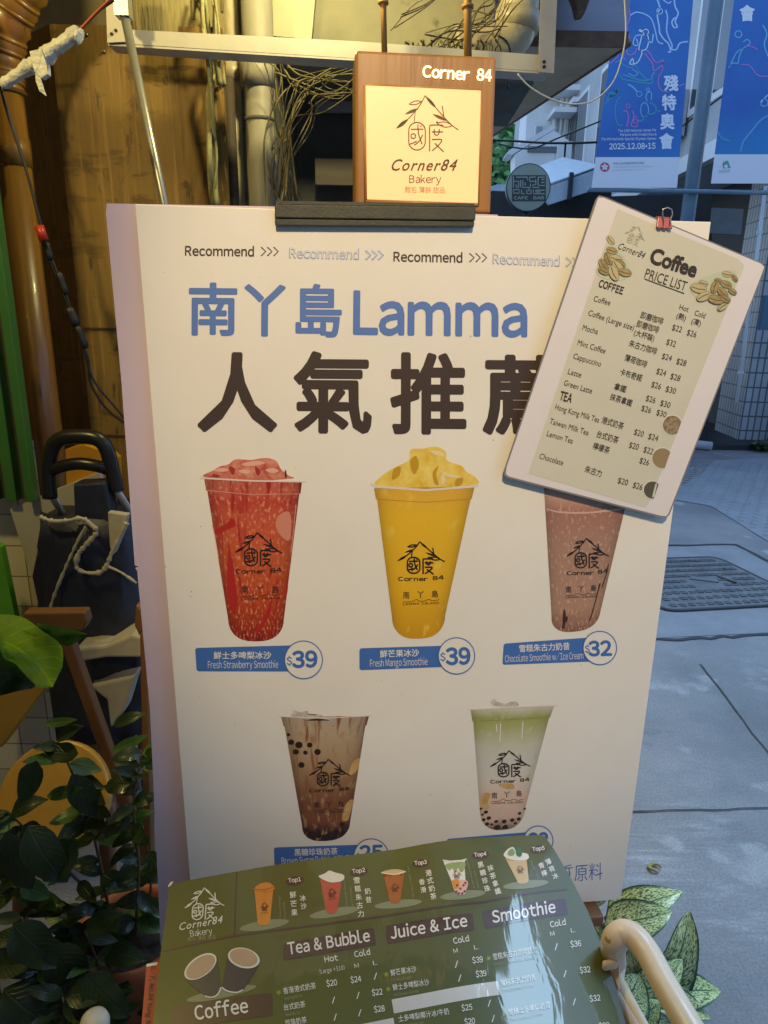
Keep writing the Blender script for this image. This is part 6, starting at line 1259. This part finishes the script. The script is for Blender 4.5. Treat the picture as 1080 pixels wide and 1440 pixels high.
pr.ring((967, 130), 13, 4, bcy, LY, 14); ln([(985, 160), (1000, 150), (1012, 165), (985, 185), (970, 215), (965, 240), (945, 240), (930, 258)], bcy, 4); ln([(1005, 175), (1025, 180), (1040, 190)], bpk, 4); ln([(985, 185), (960, 200), (935, 250)], bcy, 4)
ln([(975, 245), (1010, 250), (1040, 285), (1075, 290), (1120, 285)], bpk, 4); ln([(1060, 95), (1075, 130), (1065, 170), (1080, 215)], bcy, 5); pr.ring((1065, 390), 14, 4, bcy, LY, 14); ln([(1080, 360), (1060, 380), (1050, 400)], blb, 4)
ln([(975, 575), (985, 540), (1015, 500), (1060, 450), (1120, 425)], ink('soft blue line', (.10, .38, .62)), 6); ln([(890, 500), (905, 525), (935, 535)], MATS['soft blue line'], 4)
pr.build('athlete_line_art', t2)
# round cafe sign
YR = 6.0
rc = atY(743, 264, YR); rr_ = (atY(774, 264, YR).x - atY(711, 264, YR).x) / 2
discm = mat('grey green sign face', (.27, .31, .25), .5, col2=(.23, .27, .21), scale=5); dkm = mat('dark sign rim', (.018, .025, .028), .45); i_seal = ink('seal dark ink', (.022, .03, .03)); i_sealbg = ink('seal light', (.30, .33, .26))
rsn = thing('round_sign', 'round grey cafe sign with a square maze seal above the poster', 'sign', (rc.x, YR, 0))
b = MB(); b.disc(rc + Vector((0, .0, 0)), (0, 1, 0), rr_, dkm, .05, 48); b.build('rim', rsn, .004)
b = MB(); b.disc(rc + Vector((0, -.004, 0)), (0, 1, 0), rr_ * .95, discm, .0035, 48); b.build('face', rsn)
b = MB(); b.tube([(rc.x, YR + .025, 0), (rc.x, YR + .025, rc.z - rr_ + .01)], .02, dkm, 8); b.build('post', rsn)
sr = Surf(rc + Vector((0, -.0045, 0)), (1, 0, 0), (0, 0, -1), (0, -1, 0)); pr = Print(sr).zoom(680, 120, 6)
pr.poly([(240, 758), (525, 758), (525, 978), (240, 978)], i_seal, 6)
for c in ([(252, 770), (252, 862)], [(252, 810), (295, 810), (295, 862), (275, 862), (275, 838)], [(275, 775), (370, 775), (370, 800)], [(312, 800), (312, 862)], [(330, 800), (330, 862), (395, 862), (395, 830)], [(350, 820), (350, 845)], [(388, 775), (440, 775)], [(388, 775), (388, 810), (440, 810)], [(440, 795), (440, 840), (415, 840), (415, 862), (470, 862)], [(460, 775), (460, 845), (515, 845)], [(460, 775), (515, 775)], [(485, 795), (515, 795)], [(485, 820), (515, 820)], [(252, 880), (300, 880), (300, 910), (252, 910), (252, 880)], [(320, 880), (320, 915), (345, 915)], [(365, 880), (365, 915), (400, 915), (400, 880)], [(382, 870), (382, 895)], [(420, 880), (420, 915), (515, 915)], [(440, 885), (515, 885)], [(440, 885), (440, 900), (480, 900)]): pr.stroke(c, 9, i_sealbg, 10)
pr.text('CAFE', 256, 962, 372, 962, 26, i_sealbg, 10, .03); pr.text('BAR', 420, 962, 510, 962, 26, i_sealbg, 10, .03)
pr.build('seal_lettering', rsn)
# right hand building: tiled column, dark shop front, facade above
tc1 = tile_mat('pale blue tiles front', (.58, .61, .63), (.14, .16, .18), .075, .165, 'xz', .009, .35, (.52, .56, .59)); tc2 = tile_mat('pale blue tiles side shaded', (.42, .43, .44), (.11, .12, .13), .075, .165, 'yz', .009, .4, (.36, .37, .39))  # side tiles darker: the face's shade is put into their colour
cc = G(1036, 625)
col = thing('tiled_column', 'column clad in narrow pale blue tiles at the right edge', 'column', tuple(cc))
b = MB(); hh = 3.3
P0 = cc; P1 = cc + Vector((1.25, -.05, 0)); P2 = G(1004, 611); 
z_ = Vector((0, 0, hh)); P3 = P1 + (P2 - P0)
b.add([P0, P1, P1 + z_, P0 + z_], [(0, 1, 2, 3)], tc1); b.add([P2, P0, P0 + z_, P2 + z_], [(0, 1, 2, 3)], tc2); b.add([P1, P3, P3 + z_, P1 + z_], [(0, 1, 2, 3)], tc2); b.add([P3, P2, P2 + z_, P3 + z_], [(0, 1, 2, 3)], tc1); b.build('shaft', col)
b = MB(); p0 = atY(1036, 566, 7.02); q0 = atY(1077, 262, 7.02); b.tube([p0, (p0 + q0) / 2, q0], .017, mat('white conduit', (.58, .60, .62), .4), 8)
for t in (.15, .5, .8): c = p0.lerp(q0, t); b.box(c, (.05, .03, .03), MATS['white conduit'])
b.build('conduit', col)
b = MB(); c = atY(1078, 440, 6.98); b.box(c, (.10, .06, .33), mat('blue meter box', (.06, .13, .20), .5)); b.build('meter_box', col, .004)
shop = mat('dark shop interior', (.018, .018, .02), .7, col2=(.03, .028, .026), scale=2); fac = mat('grey blue rendered wall', (.48, .51, .53), .8, col2=(.38, .41, .43), scale=1.2, bump=.1, bscale=8); glassm = mat('dark window glass', (.03, .04, .05), .08, spec=.6); frm = mat('pale window frame', (.70, .72, .74), .5); shut = mat('grey shutter', (.16, .18, .20), .5, col2=(.12, .14, .16), scale=3, stretch=(.2, .2, 14))
XF = 3.55; rb = thing('shop_building', 'grey blue building with dark shop front behind the banners', 'building', (XF, 9, 0))
b = MB(); b.box((XF + 1.6, 14.5, 7.6), (3.2, 14.2, 9.0), fac); b.build('upper_wall', rb)
b = MB(); b.box((XF + .95, 14.5, 1.55), (.1, 14, 3.1), shop); b.box((XF + .5, 21.4, 1.55), (1.0, .1, 3.1), shop); b.box((XF + .45, 14.4, .03), (1.0, 13.9, .06), shop); b.build('shop_front', rb)
b = MB(); b.box((XF - .03, 14.5, 3.16), (.10, 14.3, .18), frm); b.box((XF - .015, 14.5, 5.9), (.06, 14.25, .14), frm); b.build('ledge', rb)
for i in range(7):
    for j, z in enumerate((4.55, 7.2)):
        y = 8.4 + i * 1.95; fr_ = MB(); fr_.box((XF - .004, y, z), (.06, 1.25, 1.7), frm); f_ = fr_.build('window', rb)
        p_ = MB(); p_.box((XF - .036, y - .29, z), (.008, .54, 1.55), shut if (i + j) % 2 else glassm); p_.box((XF - .036, y + .29, z), (.008, .54, 1.55), glassm); p_.build('pane', f_)
for i in range(3):
    y = 9.4 + i * 3.9; b = MB(); b.box((XF - .25, y, 3.75), (.42, .75, .5), mat('air conditioner casing', (.42, .44, .45), .5)); b.disc((XF - .462, y, 3.75), (-1, 0, 0), .2, shop, .004, 20); a_ = tag(b.build('air_conditioner', None, .01), ('pale air conditioner box nearest on the grey blue building', 'pale air conditioner box in the middle of the grey blue facade', 'pale air conditioner box farthest on the grey blue building')[i], 'air conditioner', 'air conditioners on the facade')
for i, (xa_, xb_, ya, yb_) in enumerate(((1003, 1046, 292, 330),)):
    b = MB(); b.prism([atY(xa_, ya, 7.6), atY(xb_, ya + 2, 7.6), atY(xb_ - 4, yb_, 7.6), atY(xa_ - 4, yb_ - 2, 7.6)], Vector((0, .04, 0)), mat('grey signboard', (.14, .145, .15), .6, col2=(.10, .105, .11), scale=4)); tag(b.build('shop_signboard'), 'plain grey signboard in the dark shop front beside the tiled column', 'sign')
b = MB(); b.prism([atY(855, 276, 7.9), atY(1002, 272, 7.9), atY(995, 640, 7.9), atY(840, 640, 7.9)], Vector((0, .08, 0)), shop); tag(b.build('shop_screen'), 'dark screen wall of the shop front behind the price list', 'wall')
b = MB(); p = G(985, 640); b.tube([G(950, 628) + Vector((0, 0, .05)), G(1000, 634) + Vector((0, 0, .05))], .05, mat('pale kerb pipe', (.36, .38, .40), .6), 10); tag(b.build('floor_pipe'), 'pale pipe lying on the pavement near the tiled column', 'pipe')
wd_ = thing('weed', 'small dark green weed growing at the foot of the tiled column', 'plant', tuple(G(1070, 635)))
b = MB(); rs = random.Random(4); g0 = G(1074, 634)
for k in range(60):
    d = Vector((rs.uniform(-1, 1), rs.uniform(-1, .3), rs.uniform(.1, 1))).normalized(); s0 = g0 + Vector((rs.uniform(-.15, .2), rs.uniform(-.05, .05), 0)); b.leaf(s0 + d * rs.uniform(0, .08), s0 + d * rs.uniform(.1, .2), (0, -.5, .8), .05, lf_dark if k % 3 else lf_mid, .1, .2, 4)
b.build('foliage', wd_)
# distant houses
wh = mat('white rendered house', (.80, .80, .80), .8, col2=(.70, .72, .73), scale=1.5); pk = mat('pink tiles', (.56, .33, .38), .7, col2=(.48, .27, .32), scale=3); wg = mat('pale window', (.30, .35, .38), .3)
YH = 15.0; H = lambda x, y, o=0.0: atY(x, y, YH + o)
h1 = thing('white_house', 'tall white house with pink strips and pale balconies down the street', 'building', tuple(atZ(790, 520, 0)))
xl, xr = H(742, 150).x, H(842, 150).x
b = MB(); b.box(((xl + xr) / 2, YH + .4, 4.5), (xr - xl, .8, 9.0), wh); b.build('wall', h1)
for xa_, xb_ in ((806, 814), (822, 833)):
    a, c = H(xa_, 190, -.06), H(xb_, 190, -.06); b = MB(); b.box(((a.x + c.x) / 2, YH - .04, 4.5), (c.x - a.x, .08, 8.98), pk); b.build('pink_strip', h1)
for (xa_, ya, xb_, yb_) in ((812, 178, 824, 196), (824, 158, 834, 188), (820, 222, 828, 246), (781, 160, 797, 190), (800, 130, 812, 150), (826, 120, 836, 140), (752, 176, 762, 205)):
    a, c = H(xa_, ya, -.1), H(xb_, yb_, -.1); b = MB(); b.box(((a.x + c.x) / 2, YH - .10, (a.z + c.z) / 2), (c.x - a.x, .10, a.z - c.z), frm); w_ = b.build('window', h1); b = MB(); b.box(((a.x + c.x) / 2, YH - .155, (a.z + c.z) / 2), ((c.x - a.x) * .7, .01, (a.z - c.z) * .8), wg); b.build('pane', w_)
for (xa_, ya, xb_, yb_) in ((780, 150, 822, 158), (806, 136, 840, 144), (776, 118, 830, 127), (808, 205, 836, 212), (795, 96, 840, 104)):
    a, c = H(xa_, ya, -.6), H(xb_, yb_, -.6); b = MB(); b.box(((a.x + c.x) / 2, YH - .3, (a.z + c.z) / 2), (c.x - a.x, .62, a.z - c.z), wh); b.build('balcony_slab', h1)
for xa_, ya, yb_ in ((783, 150, 250), (794, 120, 205), (802, 100, 200)):
    a, c = H(xa_, ya, -.2), H(xa_ - 3, yb_, -.2); b = MB(); b.tube([(a.x, YH - .12, a.z), (a.x, YH - .12, c.z)], .05, frm, 8); b.build('drainpipe', h1)
YL = 12.0; Lp = lambda x, y: atY(x, y, YL)
h2 = thing('low_house', 'low pale house with a sloping roof edge in front of the green hill', 'building', tuple(atZ(760, 560, 0)))
b = MB(); b.prism([Lp(724, 217), Lp(778, 183), Lp(800, 198), Lp(800, 300), Lp(724, 300)], Vector((0, .4, 0)), wh); b.build('wall', h2)
b = MB(); b.prism([Lp(713, 216), Lp(716, 211), Lp(776, 176), Lp(782, 180), Lp(720, 218)], Vector((0, .5, 0)), frm); b.build('roof', h2)
for xa_, xb_ in ((785, 791), (793, 799)):
    a, c = atY(xa_, 200, YL - .1), atY(xb_, 256, YL - .1); b = MB(); b.box(((a.x + c.x) / 2, YL - .1, (a.z + c.z) / 2), (c.x - a.x, .12, a.z - c.z), frm); b.build('pillar', h2)
a, c = Lp(742, 206), Lp(784, 215); b = MB(); b.box(((a.x + c.x) / 2, YL - .01, (a.z + c.z) / 2), (c.x - a.x, .04, a.z - c.z), shut); b.build('shutter', h2)
YW_ = 9.0; aw = thing('street_awning', 'pale blue corrugated awning over the dark stalls down the street', 'awning', tuple(atY(800, 300, YW_)))
cor = mat('pale blue sheet metal', (.46, .54, .60), .5, col2=(.38, .46, .52), scale=3, stretch=(8, 1, 1))
b = MB(); b.prism([atY(*p, YW_) for p in ((690, 262), (700, 259), (768, 262), (838, 236), (838, 266), (772, 288), (758, 270), (690, 268))], Vector((.0, .06, .0)), cor); b.prism([atY(766, 260, YW_), atY(845, 232, YW_), atY(845, 232, YW_) + Vector((0, 2, .5)), atY(766, 260, YW_) + Vector((0, 2, .5))], Vector((0, 0, -.03)), cor); b.build('sheet', aw)
b = MB(); p = atY(802, 262, YW_ - .05); b.box(p, (.05, .05, .30), dkm); b.build('hanger', aw)
b = MB(); b.prism([atY(*p, YW_ + .5) for p in ((560, 268), (860, 268), (860, 640), (560, 640))], Vector((0, .1, 0)), shop); tag(b.build('stall_back'), 'dark back wall of the stalls under the pale awning', 'wall')
gtr = mat('hill foliage', (.07, .20, .06), .7, col2=(.14, .34, .12), scale=1.5); 
ht = thing('hill_tree', 'green trees on the slope seen between the lit sign and the houses', 'tree', tuple(atZ(720, 500, 0)))
b = MB(); rs = random.Random(12)
cl = [(atY(rs.uniform(680, 775), rs.uniform(165, 285), 26 + rs.uniform(-2, 2)), rs.uniform(.7, 1.3)) for _ in range(26)]
for c, r in cl:
    for k in range(170):
        d = Vector((rs.gauss(0, 1), rs.gauss(0, 1), rs.gauss(0, 1))).normalized(); p = c + d * r * rs.uniform(.6, 1.05); b.leaf(p, p + Vector((rs.uniform(-.3, .3), rs.uniform(-.2, .2), rs.uniform(-.25, .1))), d, .2, gtr, .1, .1, 2)
b.build('crown', ht)
b = MB(); p = atY(722, 250, 26.5); b.tube([(p.x, 26.5, 0), (p.x, 26.5, p.z)], [.4, .25], bark, 10); b.build('trunk', ht)
hillm = mat('green slope', (.035, .09, .04), .9, col2=(.06, .14, .07), scale=.6, bump=.5, bscale=3)
b = MB(); a, c = atY(600, 190, 30), atY(800, 190, 30); b.prism([(a.x - 3, 30, -.5), (c.x, 30, -.5), (c.x, 32, c.z - .8), (a.x - 3, 32, a.z)], Vector((0, 8, 0)), hillm); struct(b.build('hills'))
# overhead lines
b = MB(); b.tube(cr([atY(600, 194, 7.4), atY(700, 197, 7.4), atY(770, 201, 7.4), atY(840, 200, 7.4), atY(960, 192, 7.4)], 5), .011, cab, 8); tag(b.build('overhead_cable'), 'thick black cable running level across in front of the white house', 'cable')
b = MB(); b.tube(cr([atY(700, 202, 7.6), atY(745, 209, 7.6), atY(790, 192, 7.6), atY(850, 168, 7.6)], 5), .008, cab, 6); tag(b.build('overhead_wire'), 'thin dark wire sagging below the thick black cable', 'cable')
b = MB(); b.tube([atY(940, 192, 7.2), atY(1020, 132, 7.2), atY(1060, 100, 7.2)], .008, cab, 6); tag(b.build('span_wire'), 'thin dark wire crossing behind the lamp post', 'cable')

# ================================================================== what closes the alley in, out of frame, and an added shading panel
cn = mat('canopy underside', (.16, .13, .09), .8, col2=(.11, .09, .065), scale=3)
b = MB(); b.box((-1.00, .2, 2.62), (3.44, 5.6, .08), cn); struct(b.build('ceiling'))
b = MB(); b.box((-2.2, -.6, 1.3), (.1, 5.4, 2.6), mat('shop side wall', (.20, .14, .07), .7, col2=(.14, .10, .05), scale=2)); struct(b.build('wall'))
b = MB(); b.box((.31, -1.35, 1.3), (.05, 2.3, 2.6), mat('shade partition', (.12, .075, .035), .6, col2=(.08, .05, .025), scale=3)); struct(b.build('wall'))  # unseen panel, added to shade the board's lower left
ac = mat('alley wall', (.30, .31, .32), .8, col2=(.24, .25, .26), scale=2)
b = MB(); b.box((1.0, -4.5, 1.8), (9.0, .3, 3.6), ac); struct(b.build('wall'))
b = MB(); b.box((6.6, .5, 2.2), (.3, 9.0, 4.4), ac); struct(b.build('wall'))
